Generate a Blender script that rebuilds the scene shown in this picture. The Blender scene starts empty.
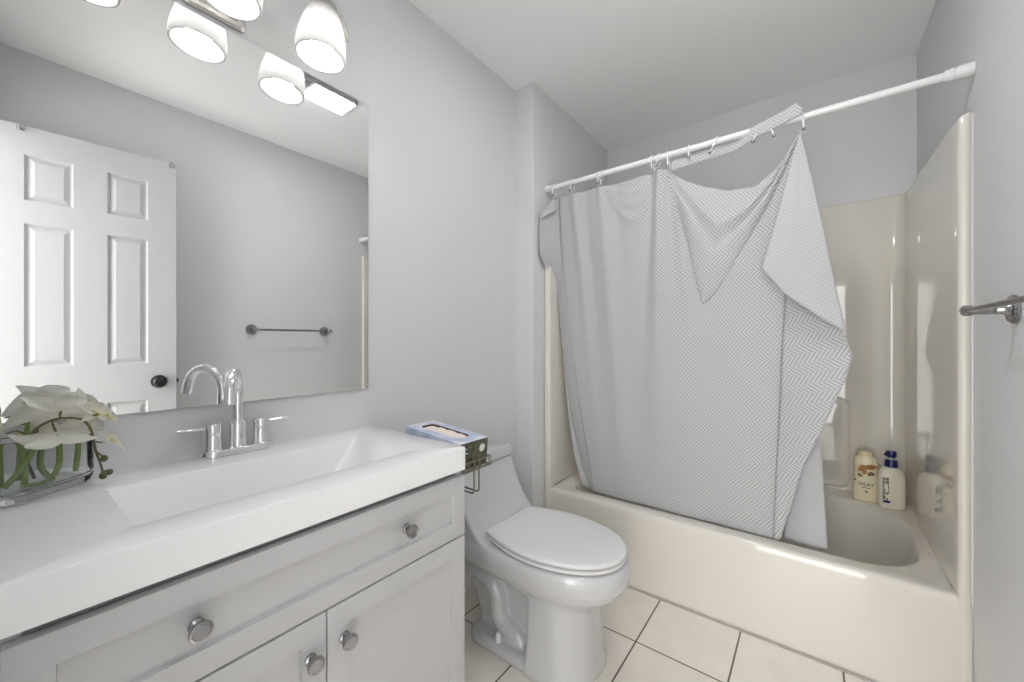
import bpy, bmesh, math, random
from mathutils import Vector, Matrix
random.seed(7)
PI = math.pi
S = bpy.context.scene
COL = S.collection

# ------------------------------------------------------------------ camera, world, lights, exposure
cam_data = bpy.data.cameras.new('camera')
cam = bpy.data.objects.new('camera', cam_data)
COL.objects.link(cam)
CX, CZ, YAW = 1.2394, 1.1204, 0.65325
cam.location = (CX, 0.0, CZ)
cam.rotation_euler = (PI / 2, 0, YAW)
cam_data.sensor_width = 36.0
cam_data.lens = 392.75 / 1024 * 36.0
cam_data.shift_y = 0.0008
cam_data.clip_start = 0.02
S.camera = cam

world = bpy.data.worlds.new('world')
S.world = world
world.use_nodes = True
world.node_tree.nodes['Background'].inputs[0].default_value = (0.8, 0.85, 0.9, 1)
world.node_tree.nodes['Background'].inputs[1].default_value = 0.3

def area_light(name, loc, rot, sx, sy, power, color=(1, 1, 1)):
    d = bpy.data.lights.new(name, 'AREA')
    d.shape = 'RECTANGLE'; d.size = sx; d.size_y = sy
    d.energy = power; d.color = color
    o = bpy.data.objects.new(name, d)
    COL.objects.link(o)
    o.location = loc; o.rotation_euler = rot
    return o

area_light('hall_doorway_fill', (0.98, -1.58, 1.20), (PI / 2, 0, 0), 1.9, 2.3, 44.0, (1.0, 1.0, 1.0))  # added fill lamp shining in through the doorway, no real window
area_light('hall_overhead_fill', (1.0, -0.90, 2.42), (0, 0, 0), 1.5, 1.1, 3.0, (1.0, 1.0, 1.0))  # weak added fill from above in the hall, no real fixture
BULB = 36.0          # emission strength of the vanity bulbs
LENS = 34.0           # emission strength of the ceiling fan lens

S.view_settings.view_transform = 'Standard'
S.view_settings.look = 'None'
S.view_settings.exposure = 0.80
S.view_settings.gamma = 1.0
S.view_settings.use_curve_mapping = False
S.cycles.use_denoising = True
S.cycles.max_bounces = 14
S.cycles.diffuse_bounces = 8
S.cycles.glossy_bounces = 6
S.cycles.transmission_bounces = 10
S.cycles.transparent_max_bounces = 12
S.cycles.caustics_reflective = False
S.cycles.caustics_refractive = True
S.cycles.blur_glossy = 0.4
S.cycles.sample_clamp_indirect = 6.0

# ------------------------------------------------------------------ materials
def lin(c):
    return tuple(((v / 255) / 12.92 if v / 255 <= 0.04045 else ((v / 255 + 0.055) / 1.055) ** 2.4) for v in c)

def principled(name, color, rough=0.5, metal=0.0, coat=0.0, trans=0.0, ior=1.45, noise=0.0, nscale=8.0, bump=0.0, bscale=60.0,
               sss=0.0, emit=None, estr=0.0, spec=0.5):
    m = bpy.data.materials.new(name); m.use_nodes = True
    nt = m.node_tree; b = nt.nodes['Principled BSDF']
    b.inputs['Base Color'].default_value = (*color, 1)
    b.inputs['Roughness'].default_value = rough
    b.inputs['Metallic'].default_value = metal
    b.inputs['Coat Weight'].default_value = coat
    b.inputs['Transmission Weight'].default_value = trans
    b.inputs['IOR'].default_value = ior
    b.inputs['Specular IOR Level'].default_value = spec
    if sss:
        b.inputs['Subsurface Weight'].default_value = sss
        b.inputs['Subsurface Radius'].default_value = (0.01, 0.01, 0.008)
    if emit:
        b.inputs['Emission Color'].default_value = (*emit, 1)
        b.inputs['Emission Strength'].default_value = estr
    if noise or bump:
        tc = nt.nodes.new('ShaderNodeTexCoord')
        if noise:
            n = nt.nodes.new('ShaderNodeTexNoise'); n.inputs['Scale'].default_value = nscale; n.inputs['Detail'].default_value = 4
            nt.links.new(tc.outputs['Object'], n.inputs['Vector'])
            mx = nt.nodes.new('ShaderNodeMix'); mx.data_type = 'RGBA'
            mx.inputs['A'].default_value = (*[c * (1 - noise) for c in color], 1)
            mx.inputs['B'].default_value = (*[min(1, c * (1 + noise)) for c in color], 1)
            nt.links.new(n.outputs['Fac'], mx.inputs['Factor'])
            nt.links.new(mx.outputs['Result'], b.inputs['Base Color'])
        if bump:
            n2 = nt.nodes.new('ShaderNodeTexNoise'); n2.inputs['Scale'].default_value = bscale; n2.inputs['Detail'].default_value = 3
            nt.links.new(tc.outputs['Object'], n2.inputs['Vector'])
            bp = nt.nodes.new('ShaderNodeBump'); bp.inputs['Strength'].default_value = bump; bp.inputs['Distance'].default_value = 0.002
            nt.links.new(n2.outputs['Fac'], bp.inputs['Height'])
            nt.links.new(bp.outputs['Normal'], b.inputs['Normal'])
    return m

M = {}
M['wall'] = principled('wall_paint', (0.69, 0.692, 0.696), 0.55, noise=0.012, nscale=3, bump=0.12, bscale=140)
M['ceiling'] = principled('ceiling_paint', (0.94, 0.943, 0.948), 0.8, noise=0.012, nscale=3, bump=0.1, bscale=160)
M['white_paint'] = principled('white_paint', (0.50, 0.501, 0.503), 0.35, noise=0.008, bump=0.03, bscale=90)
M['cabinet'] = principled('cabinet_lacquer', (0.54, 0.54, 0.543), 0.38, noise=0.008)
M['cabinet_dark'] = principled('cabinet_gap_shade', (0.30, 0.30, 0.31), 0.6, noise=0.02)  # darker cabinet tone, shade of the front gaps put into the colour
M['counter'] = principled('cultured_marble', (0.91, 0.91, 0.912), 0.16, coat=0.3, noise=0.01, nscale=5)
M['porcelain'] = principled('porcelain', (0.55, 0.551, 0.554), 0.12, coat=0.5, noise=0.006)
M['seat'] = principled('seat_plastic', (0.72, 0.721, 0.724), 0.2, noise=0.006)
M['tub'] = principled('cream_fiberglass', lin((222, 217, 208)), 0.035, coat=0.5, noise=0.02, nscale=4)
M['caulk'] = principled('grey_caulk', (0.42, 0.40, 0.37), 0.7, noise=0.15, nscale=60)
M['chrome'] = principled('polished_chrome', (0.86, 0.86, 0.87), 0.06, metal=1.0, noise=0.01)
M['knob'] = principled('satin_chrome', (0.36, 0.36, 0.365), 0.16, metal=1.0, noise=0.03)
M['nickel'] = principled('brushed_nickel', (0.62, 0.60, 0.57), 0.22, metal=1.0, noise=0.03, nscale=40)
M['dark_steel'] = principled('dark_pewter', (0.26, 0.26, 0.265), 0.2, metal=1.0, noise=0.03)
M['black'] = principled('black_metal', (0.012, 0.012, 0.013), 0.3, noise=0.1)
M['wire'] = principled('bronze_wire', (0.30, 0.275, 0.235), 0.3, metal=1.0, noise=0.05)
M['mirror'] = principled('silvered_mirror', (0.90, 0.905, 0.905), 0.0, metal=1.0, noise=0.001)
M['shade'] = principled('frosted_glass', (0.13, 0.13, 0.128), 0.5)
def frosted():
    m = M['shade']; nt = m.node_tree; out = nt.nodes['Material Output']; pb = nt.nodes['Principled BSDF']
    tr_ = nt.nodes.new('ShaderNodeBsdfTranslucent'); tr_.inputs['Color'].default_value = (0.50, 0.497, 0.49, 1)
    mx = nt.nodes.new('ShaderNodeMixShader'); mx.inputs[0].default_value = 0.5
    nt.links.new(pb.outputs[0], mx.inputs[1]); nt.links.new(tr_.outputs[0], mx.inputs[2]); nt.links.new(mx.outputs[0], out.inputs['Surface'])
frosted()
M['bulb'] = principled('lit_bulb', (1, 1, 1), 0.4, emit=(1.0, 0.99, 0.975), estr=BULB, noise=0.001)
M['fan_lens'] = principled('lit_lens', (1, 1, 1), 0.4, emit=(0.96, 0.98, 1.0), estr=LENS, noise=0.001)
M['fan_grey'] = principled('fan_plastic', (0.32, 0.32, 0.325), 0.5, noise=0.02)
M['rod'] = principled('white_rod', (0.80, 0.80, 0.80), 0.28, noise=0.01)
M['ring_plastic'] = principled('clear_white_plastic', (0.78, 0.78, 0.79), 0.25, noise=0.02)
M['liner'] = principled('white_liner', (0.76, 0.78, 0.79), 0.45, noise=0.02, nscale=20)
M['glass'] = principled('clear_glass', (0.96, 0.98, 0.97), 0.0, trans=1.0, ior=1.45)
M['petal'] = principled('ivory_petal', lin((246, 244, 232)), 0.55, noise=0.03, nscale=30)
def petal_translucent():
    m = M['petal']; nt = m.node_tree; out = nt.nodes['Material Output']; pb = nt.nodes['Principled BSDF']
    tr_ = nt.nodes.new('ShaderNodeBsdfTranslucent'); tr_.inputs['Color'].default_value = (0.97, 0.965, 0.92, 1)
    mx = nt.nodes.new('ShaderNodeMixShader'); mx.inputs[0].default_value = 0.62
    nt.links.new(pb.outputs[0], mx.inputs[1]); nt.links.new(tr_.outputs[0], mx.inputs[2]); nt.links.new(mx.outputs[0], out.inputs['Surface'])
petal_translucent()
M['lip'] = principled('yellow_green_lip', lin((216, 206, 140)), 0.5, noise=0.08, nscale=40)
M['stem_brown'] = principled('brown_stem', lin((108, 98, 68)), 0.6, noise=0.2, nscale=30)
M['bud'] = principled('green_bud', lin((92, 96, 62)), 0.6, noise=0.2, nscale=50)
M['stem_green'] = principled('green_stem', lin((126, 148, 76)), 0.5, noise=0.3, nscale=20)
M['stem_tip'] = principled('cream_stem_tip', lin((214, 208, 178)), 0.7, noise=0.1, nscale=40)
M['tissue'] = principled('white_tissue', lin((240, 230, 222)), 0.8, noise=0.05, nscale=20, bump=0.2)
M['carton_in'] = principled('carton_brown', lin((92, 66, 54)), 0.8, noise=0.15, nscale=30)
M['logo_white'] = principled('label_white', lin((215, 218, 210)), 0.5, noise=0.02)
M['olay'] = principled('cream_bottle', lin((226, 216, 184)), 0.3, noise=0.02)
M['olay_cap'] = principled('cream_cap', lin((214, 200, 160)), 0.35, noise=0.02)
M['amber'] = principled('amber_print', lin((172, 124, 52)), 0.4, noise=0.3, nscale=60)
M['brown_print'] = principled('brown_print', lin((104, 78, 48)), 0.4, noise=0.25, nscale=80)
M['ink'] = principled('dark_ink', lin((48, 44, 44)), 0.5, noise=0.05)
M['pump_bottle'] = principled('ivory_bottle', lin((226, 220, 202)), 0.28, noise=0.015)
M['navy'] = principled('navy_plastic', lin((24, 34, 92)), 0.3, noise=0.05)

def tile_material():
    m = bpy.data.materials.new('cream_floor_tile'); m.use_nodes = True
    nt = m.node_tree; b = nt.nodes['Principled BSDF']
    tc = nt.nodes.new('ShaderNodeTexCoord')
    mp = nt.nodes.new('ShaderNodeMapping'); mp.inputs['Location'].default_value = (-0.4105 + 0.304 * 3, -1.447 + 0.304 * 8, 0)
    br = nt.nodes.new('ShaderNodeTexBrick')
    br.offset = 0.0; br.squash = 1.0
    br.inputs['Color1'].default_value = (*lin((236, 231, 223)), 1)
    br.inputs['Color2'].default_value = (*lin((231, 225, 215)), 1)
    br.inputs['Mortar'].default_value = (*lin((112, 100, 86)), 1)
    br.inputs['Scale'].default_value = 1.0
    br.inputs['Mortar Size'].default_value = 0.0032
    br.inputs['Mortar Smooth'].default_value = 0.15
    br.inputs['Brick Width'].default_value = 0.304
    br.inputs['Row Height'].default_value = 0.304
    nt.links.new(tc.outputs['Object'], mp.inputs['Vector']); nt.links.new(mp.outputs['Vector'], br.inputs['Vector'])
    n = nt.nodes.new('ShaderNodeTexNoise'); n.inputs['Scale'].default_value = 9; n.inputs['Detail'].default_value = 5
    nt.links.new(tc.outputs['Object'], n.inputs['Vector'])
    mx = nt.nodes.new('ShaderNodeMix'); mx.data_type = 'RGBA'; mx.blend_type = 'MULTIPLY'; mx.inputs['Factor'].default_value = 0.35
    rp = nt.nodes.new('ShaderNodeValToRGB')
    rp.color_ramp.elements[0].position = 0.3; rp.color_ramp.elements[0].color = (0.84, 0.81, 0.77, 1)
    rp.color_ramp.elements[1].position = 0.65; rp.color_ramp.elements[1].color = (1, 1, 1, 1)
    nt.links.new(n.outputs['Fac'], rp.inputs['Fac'])
    nt.links.new(br.outputs['Color'], mx.inputs['A']); nt.links.new(rp.outputs['Color'], mx.inputs['B'])
    nt.links.new(mx.outputs['Result'], b.inputs['Base Color'])
    inv = nt.nodes.new('ShaderNodeMath'); inv.operation = 'SUBTRACT'; inv.inputs[0].default_value = 1.0
    nt.links.new(br.outputs['Fac'], inv.inputs[1])
    bp = nt.nodes.new('ShaderNodeBump'); bp.inputs['Strength'].default_value = 0.6; bp.inputs['Distance'].default_value = 0.002
    nt.links.new(inv.outputs[0], bp.inputs['Height']); nt.links.new(bp.outputs['Normal'], b.inputs['Normal'])
    b.inputs['Roughness'].default_value = 0.32
    return m
M['tile'] = tile_material()

def herringbone(name, light, dark, half=0.0350, pitch=0.0162, rough=0.7):
    m = bpy.data.materials.new(name); m.use_nodes = True
    nt = m.node_tree; b = nt.nodes['Principled BSDF']; L = nt.links.new
    def mth(op, a=None, c=None):
        n = nt.nodes.new('ShaderNodeMath'); n.operation = op
        for i, v in ((0, a), (1, c)):
            if v is None: continue
            if isinstance(v, (int, float)): n.inputs[i].default_value = v
            else: L(v, n.inputs[i])
        return n.outputs[0]
    uv = nt.nodes.new('ShaderNodeUVMap'); uv.uv_map = 'UVMap'
    sp = nt.nodes.new('ShaderNodeSeparateXYZ'); L(uv.outputs[0], sp.inputs[0])
    u, v = sp.outputs[0], sp.outputs[1]
    pp = mth('PINGPONG', v, half)
    alt = mth('GREATER_THAN', mth('FRACT', mth('DIVIDE', v, half * 2)), 0.5)
    ph = mth('ADD', mth('DIVIDE', mth('ADD', u, pp), pitch), mth('MULTIPLY', alt, 0.5))
    fr = mth('FRACT', ph)
    tri = mth('PINGPONG', fr, 0.5)                     # 0..0.5 triangle across one stripe pair
    mr = nt.nodes.new('ShaderNodeMapRange'); mr.inputs['From Min'].default_value = 0.20; mr.inputs['From Max'].default_value = 0.30
    L(tri, mr.inputs['Value'])
    mx = nt.nodes.new('ShaderNodeMix'); mx.data_type = 'RGBA'
    mx.inputs['A'].default_value = (*light, 1); mx.inputs['B'].default_value = (*dark, 1)
    L(mr.outputs['Result'], mx.inputs['Factor'])
    L(mx.outputs['Result'], b.inputs['Base Color'])
    b.inputs['Roughness'].default_value = rough
    b.inputs['Specular IOR Level'].default_value = 0.25
    return m
M['cloth'] = herringbone('herringbone_cloth', (0.56, 0.562, 0.566), (0.38, 0.382, 0.386))
M['cloth_back'] = herringbone('herringbone_cloth_reverse', (0.52, 0.522, 0.526), (0.45, 0.452, 0.456))

# ------------------------------------------------------------------ helpers
WORLD = {}
def root_matrix(o):
    while o.parent is not None: o = o.parent
    return WORLD.get(o.name, Matrix.Identity(4))

def shade(me, angle=38):
    for p in me.polygons: p.use_smooth = True
    if hasattr(me, 'set_sharp_from_angle'): me.set_sharp_from_angle(angle=math.radians(angle))

def obj(name, bm, mat, parent=None, angle=38, smooth=True):
    """link a bmesh (built in world coordinates) as ONE mesh object, relative to its thing"""
    bmesh.ops.recalc_face_normals(bm, faces=bm.faces) if not bm.faces.layers.int.get('keep') else None
    if parent is not None:
        bm.transform(root_matrix(parent).inverted())
    me = bpy.data.meshes.new(name)
    bm.to_mesh(me); bm.free()
    mats = mat if isinstance(mat, (list, tuple)) else [mat]
    for k in mats: me.materials.append(k)
    if smooth: shade(me, angle)
    o = bpy.data.objects.new(name, me)
    COL.objects.link(o)
    if parent is not None: o.parent = parent
    return o

def tag(o, label=None, cat=None, group=None, kind=None):
    if label: o['label'] = label
    if cat: o['category'] = cat
    if group: o['group'] = group
    if kind: o['kind'] = kind
    return o

def thing(name, label, cat, loc=(0, 0, 0), rz=0.0, group=None, kind=None):
    o = bpy.data.objects.new(name, None)
    COL.objects.link(o)
    o.empty_display_size = 0.05
    o.location = loc; o.rotation_euler = (0, 0, rz)
    WORLD[o.name] = Matrix.Translation(Vector(loc)) @ Matrix.Rotation(rz, 4, 'Z')
    return tag(o, label, cat, group, kind)

def structure(name, bm, mat, label=None, smooth=False):
    return tag(obj(name, bm, mat, smooth=smooth), label, kind='structure')

def BM(): return bmesh.new()

def box(bm, x0, x1, y0, y1, z0, z1, bevel=0.0, seg=2, mi=0):
    r = bmesh.ops.create_cube(bm, size=1.0)
    vs = r['verts']
    for v in vs:
        v.co = Vector((x0 + (v.co.x + .5) * (x1 - x0), y0 + (v.co.y + .5) * (y1 - y0), z0 + (v.co.z + .5) * (z1 - z0)))
    fs = set(f for v in vs for f in v.link_faces)
    for f in fs: f.material_index = mi
    if bevel:
        es = list(set(e for v in vs for e in v.link_edges))
        bmesh.ops.bevel(bm, geom=es, offset=bevel, segments=seg, profile=0.5, affect='EDGES', material=-1)
    return bm

def loft(bm, rings, cap0=True, cap1=True, closed=True, mi=0):
    rows = [[bm.verts.new(Vector(p)) for p in r] for r in rings]
    n = len(rows[0])
    for a, b in zip(rows, rows[1:]):
        for i in range(n if closed else n - 1):
            j = (i + 1) % n
            f = bm.faces.new((a[i], a[j], b[j], b[i])); f.material_index = mi
    if closed and cap0: bm.faces.new(rows[0][::-1]).material_index = mi
    if closed and cap1: bm.faces.new(rows[-1]).material_index = mi
    return rows

def tube(bm, path, r, n=12, cap=True, mi=0, flat=None):
    """round tube along a path; r a number or a list; flat=(a,b) for an elliptical section"""
    P = [Vector(p) for p in path]
    R = r if isinstance(r, (list, tuple)) else [r] * len(P)
    T = []
    for i in range(len(P)):
        a = P[max(0, i - 1)]; b = P[min(len(P) - 1, i + 1)]
        T.append((b - a).normalized())
    up = Vector((0, 0, 1)) if abs(T[0].z) < 0.9 else Vector((1, 0, 0))
    nrm = (up - T[0] * up.dot(T[0])).normalized()
    rings = []
    for i, p in enumerate(P):
        nrm = (nrm - T[i] * nrm.dot(T[i])).normalized()
        bn = T[i].cross(nrm)
        fa, fb = flat if flat else (1, 1)
        rings.append([p + nrm * (math.cos(2 * PI * k / n) * R[i] * fa) + bn * (math.sin(2 * PI * k / n) * R[i] * fb) for k in range(n)])
    loft(bm, rings, cap, cap, mi=mi)

def smooth_path(pts, sub=6, closed=False):
    P = [Vector(p) for p in pts]; out = []
    N = len(P)
    for i in range(N if closed else N - 1):
        g = (lambda k: P[k % N]) if closed else (lambda k: P[min(max(k, 0), N - 1)])
        p0, p1, p2, p3 = g(i - 1), g(i), g(i + 1), g(i + 2)
        for k in range(sub):
            t = k / sub
            out.append(0.5 * ((2 * p1) + (-p0 + p2) * t + (2 * p0 - 5 * p1 + 4 * p2 - p3) * t * t + (-p0 + 3 * p1 - 3 * p2 + p3) * t ** 3))
    if not closed: out.append(P[-1])
    return out

def lathe(bm, prof, center, axis=(0, 0, 1), n=32, cap0=True, cap1=True, mi=0):
    """prof: list of (radius, height along axis)"""
    a = Vector(axis).normalized()
    u = a.orthogonal().normalized(); w = a.cross(u)
    c = Vector(center)
    rings = [[c + a * h + (u * math.cos(2 * PI * k / n) + w * math.sin(2 * PI * k / n)) * max(r, 1e-4) for k in range(n)] for r, h in prof]
    loft(bm, rings, cap0, cap1, mi=mi)

def rrect(x0, x1, y0, y1, r, z, nc=8, ns=10):
    """rounded rectangle ring, constant vertex count; z number or function(x,y); r number or 4 radii (x1y0, x1y1, x0y1, x0y0)"""
    R = r if isinstance(r, (list, tuple)) else [r] * 4
    R = [max(q, 1e-4) for q in R]
    cs = [(x1 - R[0], y0 + R[0], -PI / 2, R[0]), (x1 - R[1], y1 - R[1], 0, R[1]), (x0 + R[2], y1 - R[2], PI / 2, R[2]), (x0 + R[3], y0 + R[3], PI, R[3])]
    pts = []
    for q, (cx, cy, a0, rr) in enumerate(cs):
        arc = [(cx + rr * math.cos(a0 + PI / 2 * k / nc), cy + rr * math.sin(a0 + PI / 2 * k / nc)) for k in range(nc + 1)]
        pts += arc
        nx, ny, na, nr = cs[(q + 1) % 4]
        e = (nx + nr * math.cos(na), ny + nr * math.sin(na)); s = arc[-1]
        pts += [(s[0] + (e[0] - s[0]) * k / ns, s[1] + (e[1] - s[1]) * k / ns) for k in range(1, ns)]
    f = z if callable(z) else (lambda x, y: z)
    return [Vector((x, y, f(x, y))) for x, y in pts]

def sstep(t):
    t = min(1, max(0, t)); return t * t * (3 - 2 * t)

def interp(pts, t):
    """piecewise linear through a list of equally spaced tuples by arc length"""
    d = [0]
    for a, b in zip(pts, pts[1:]): d.append(d[-1] + math.dist(a, b))
    s = t * d[-1]
    for i in range(len(pts) - 1):
        if s <= d[i + 1] or i == len(pts) - 2:
            k = (s - d[i]) / max(1e-9, d[i + 1] - d[i])
            return tuple(pa + (pb - pa) * k for pa, pb in zip(pts[i], pts[i + 1]))

# ------------------------------------------------------------------ the room
W, P_AL, YS, YB, H = 1.618, 0.115, 1.646, 2.546, 2.44
Y0 = -0.05                                            # near wall, with the doorway the photo is taken from
DX0, DX1 = 0.90, 1.545                               # doorway
structure('floor', box(BM(), -0.12, 2.1, -1.6, 2.7, -0.06, 0.0), M['tile'], 'cream square floor tiles with brown grout')
structure('ceiling', box(BM(), -0.12, 2.1, -1.6, 2.7, H, H + 0.08), M['ceiling'], 'pale grey painted ceiling')
structure('wall_left', box(BM(), -0.12, 0.0, -1.6, YS, 0, H), M['wall'], 'pale grey wall behind mirror and toilet')
b = BM(); box(b, -0.12, P_AL, YS, 2.7, 0, H, 0.003, 1)
structure('wall_alcove', b, M['wall'], 'wall stub at left end of bathtub alcove')
structure('wall_right', box(BM(), W, W + 0.12, Y0 - 0.12, 2.7, 0, H), M['wall'], 'pale grey wall with towel bar')
structure('wall_back', box(BM(), P_AL, W, YB, 2.7, 0, H), M['wall'], 'pale grey wall above bathtub surround')
b = BM()
box(b, 0.0, DX0, Y0 - 0.12, Y0, 0, H); box(b, DX1, W, Y0 - 0.12, Y0, 0, H); box(b, DX0, DX1, Y0 - 0.12, Y0, 2.08, H)
structure('wall_front', b, M['wall'], 'wall with the open doorway')
b = BM(); box(b, W + 0.12, 2.1, Y0 - 0.13, Y0 - 0.01, 0, H); box(b, 2.02, 2.1, -1.6, Y0 - 0.12, 0, H); box(b, -0.12, 2.1, -1.68, -1.6, 0, H)
structure('wall_hall', b, M['wall'], 'hallway walls beyond the doorway')
b = BM()
for xa, xb in ((DX0 - 0.055, DX0), (DX1, DX1 + 0.055)): box(b, xa, xb, Y0 - 0.135, Y0 - 0.12, 0, 2.135, 0.003, 1)
box(b, DX0, DX1, Y0 - 0.135, Y0 - 0.12, 2.08, 2.135, 0.003, 1)
structure('trim_1', b, M['white_paint'], 'white casing on the hall side of the doorway')
b = BM(); tube(b, [(P_AL + 0.004, 1.7455, 0.002), (0.8, 1.7455, 0.002), (W - 0.002, 1.7455, 0.002)], 0.0045, 8)
structure('trim_2', b, M['caulk'], 'thin caulk line where tub meets floor', smooth=True)

for k, xx in ((3, W - 0.0015), (4, P_AL + 0.0015)):
    b = BM(); tube(b, [(xx, 1.7605, 0.0), (xx, 1.7605, 0.9), (xx, 1.7605, 1.800)], 0.0042, 8)
    structure('trim_%d' % k, b, M['rod'], 'white caulk bead beside the %s edge of the tub surround' % ('right' if k == 3 else 'left'), smooth=True)

# ---- the open door, swung back along the right wall (seen in the mirror)
HX, HY, DW = 1.538, -0.042, 0.621
door_dir = Vector((1.482 - HX, 0.577 - HY, 0)).normalized()
rz = math.atan2(door_dir.y, door_dir.x)
door = thing('door_1', 'white six panel door standing open against right wall', None, (HX, HY, 0), rz, kind='structure')
DM = WORLD[door.name]
def local(bm): bm.transform(DM); return bm
def door_slab():
    bm = BM(); T = 0.035
    ss = [0, 0.108, 0.258, 0.362, 0.513, DW]
    zs = [0.022, 0.24, 0.828, 1.007, 1.644, 1.738, 1.947, 2.066]
    for side in (1, -1):
        y = T / 2 * side
        vs = [[bm.verts.new((s, y, z)) for z in zs] for s in ss]
        pf = []
        for i in range(len(ss) - 1):
            for j in range(len(zs) - 1):
                q = (vs[i][j], vs[i + 1][j], vs[i + 1][j + 1], vs[i][j + 1])
                f = bm.faces.new(q if side < 0 else q[::-1])
                if i in (1, 3) and j in (1, 3, 5): pf.append(f)
        bm.normal_update()
        bmesh.ops.inset_individual(bm, faces=pf, thickness=0.004, depth=0.0)
        bmesh.ops.inset_individual(bm, faces=pf, thickness=0.012, depth=-0.011)
        bmesh.ops.inset_individual(bm, faces=pf, thickness=0.006, depth=0.0)
        bmesh.ops.inset_individual(bm, faces=pf, thickness=0.024, depth=0.008)
        if side == 1: a = vs
        else: c = vs
    ns, nz = len(ss), len(zs)
    for i in range(ns - 1):
        bm.faces.new((a[i][0], a[i + 1][0], c[i + 1][0], c[i][0])); bm.faces.new((a[i][-1], c[i][-1], c[i + 1][-1], a[i + 1][-1]))
    for j in range(nz - 1):
        bm.faces.new((a[0][j], c[0][j], c[0][j + 1], a[0][j + 1])); bm.faces.new((a[-1][j], a[-1][j + 1], c[-1][j + 1], c[-1][j]))
    return bm
obj('slab', local(door_slab()), M['white_paint'], door, angle=12)
for side in (1, -1):
    b = BM()
    prof = [(0.033, 0.0175), (0.033, 0.0205), (0.030, 0.024), (0.013, 0.026), (0.012, 0.036), (0.020, 0.042), (0.0275, 0.050), (0.028, 0.057), (0.022, 0.063), (0.008, 0.066)]
    lathe(b, prof, (0.552, 0, 0.915), (0, side, 0), 28)
    obj('knob', local(b), M['black'], door)['label'] = 'black round door knob'
b = BM(); box(b, DW, DW + 0.002, -0.012, 0.012, 0.887, 0.943); box(b, DW, DW + 0.011, -0.006, 0.006, 0.905, 0.925, 0.002)
obj('latch', local(b), M['black'], door)
for z in (0.25, 1.02, 1.80):
    b = BM(); tube(b, [(-0.004, 0.019, z - 0.045), (-0.004, 0.019, z + 0.045)], 0.006, 10); box(b, 0.0, 0.03, 0.0172, 0.0185, z - 0.044, z + 0.044)
    obj('hinge', local(b), M['black'], door)
# two hangers hooked over the door's top edge
for s, lab in ((0.100, 'small clear strap hooked over door top near its middle'), (0.604, 'small clear strap hooked over door top at latch corner')):
    t = thing('over_door_hook', lab, 'hook', tuple(DM @ Vector((s, 0, 2.066))), rz, 'hooks over the door top')
    b = BM(); box(b, s - 0.011, s + 0.011, -0.0225, 0.0225, 2.0662, 2.0692, 0.0008, 1)
    box(b, s - 0.011, s + 0.011, 0.0182, 0.0225, 2.041, 2.0665, 0.0008, 1); box(b, s - 0.011, s + 0.011, -0.0225, -0.0182, 2.041, 2.0665, 0.0008, 1)
    obj('strap', local(b), M['fan_grey'], t)
    b = BM(); tube(b, smooth_path([(s, 0.0225, 2.049), (s, 0.030, 2.041), (s, 0.036, 2.045), (s, 0.038, 2.055)], 4), 0.003, 8)
    obj('prong', local(b), M['fan_grey'], t)

# ---- ceiling exhaust fan with light (seen in the mirror)
fan = thing('exhaust_fan', 'square ceiling exhaust fan with lit lens and grey grille', 'exhaust fan', (0.83, 1.03, H))
b = BM(); box(b, 0.752, 0.918, 0.835, 1.198, H - 0.022, H - 0.0005, 0.006, 2)
obj('housing', b, M['white_paint'], fan)
b = BM()
for k in range(7):
    y = 0.850 + k * 0.0155
    box(b, 0.762, 0.908, y, y + 0.009, H - 0.027, H - 0.0215, 0.001, 1)
obj('grille', b, M['fan_grey'], fan)
b = BM(); box(b, 0.762, 0.908, 0.968, 1.188, H - 0.0260, H - 0.0215, 0.002, 2)
obj('lens', b, M['fan_lens'], fan)

# ------------------------------------------------------------------ vanity
van = thing('vanity_cabinet', 'white shaker bathroom vanity cabinet with chrome knobs under the sink', 'cabinet', (0.24, 0.387, 0))
CY0, CY1, VX = -0.001, 0.775, 0.466
b = BM()
box(b, 0.0015, VX, CY0, CY0 + 0.018, 0.0, 0.773); box(b, 0.0015, VX, CY1 - 0.018, CY1, 0.0, 0.773)
box(b, 0.0015, 0.012, CY0 + 0.018, CY1 - 0.018, 0.09, 0.773)
box(b, 0.012, VX, CY0 + 0.018, CY1 - 0.018, 0.09, 0.108)
obj('carcass', b, M['cabinet'], van)
b = BM(); box(b, 0.40, 0.415, CY0 + 0.018, CY1 - 0.018, 0.0, 0.09); obj('toe_kick', b, M['cabinet'], van)
b = BM(); box(b, 0.445, 0.462, CY0 + 0.018, CY1 - 0.018, 0.735, 0.772); obj('top_rail', b, M['cabinet_dark'], van)  # dark colour stands in for shade in the gap under the counter
b = BM(); box(b, 0.440, VX - 0.002, CY0 + 0.018, CY1 - 0.018, 0.585, 0.606); box(b, 0.440, VX - 0.002, 0.380, 0.400, 0.108, 0.585); obj('face_rail', b, M['cabinet_dark'], van)

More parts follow.
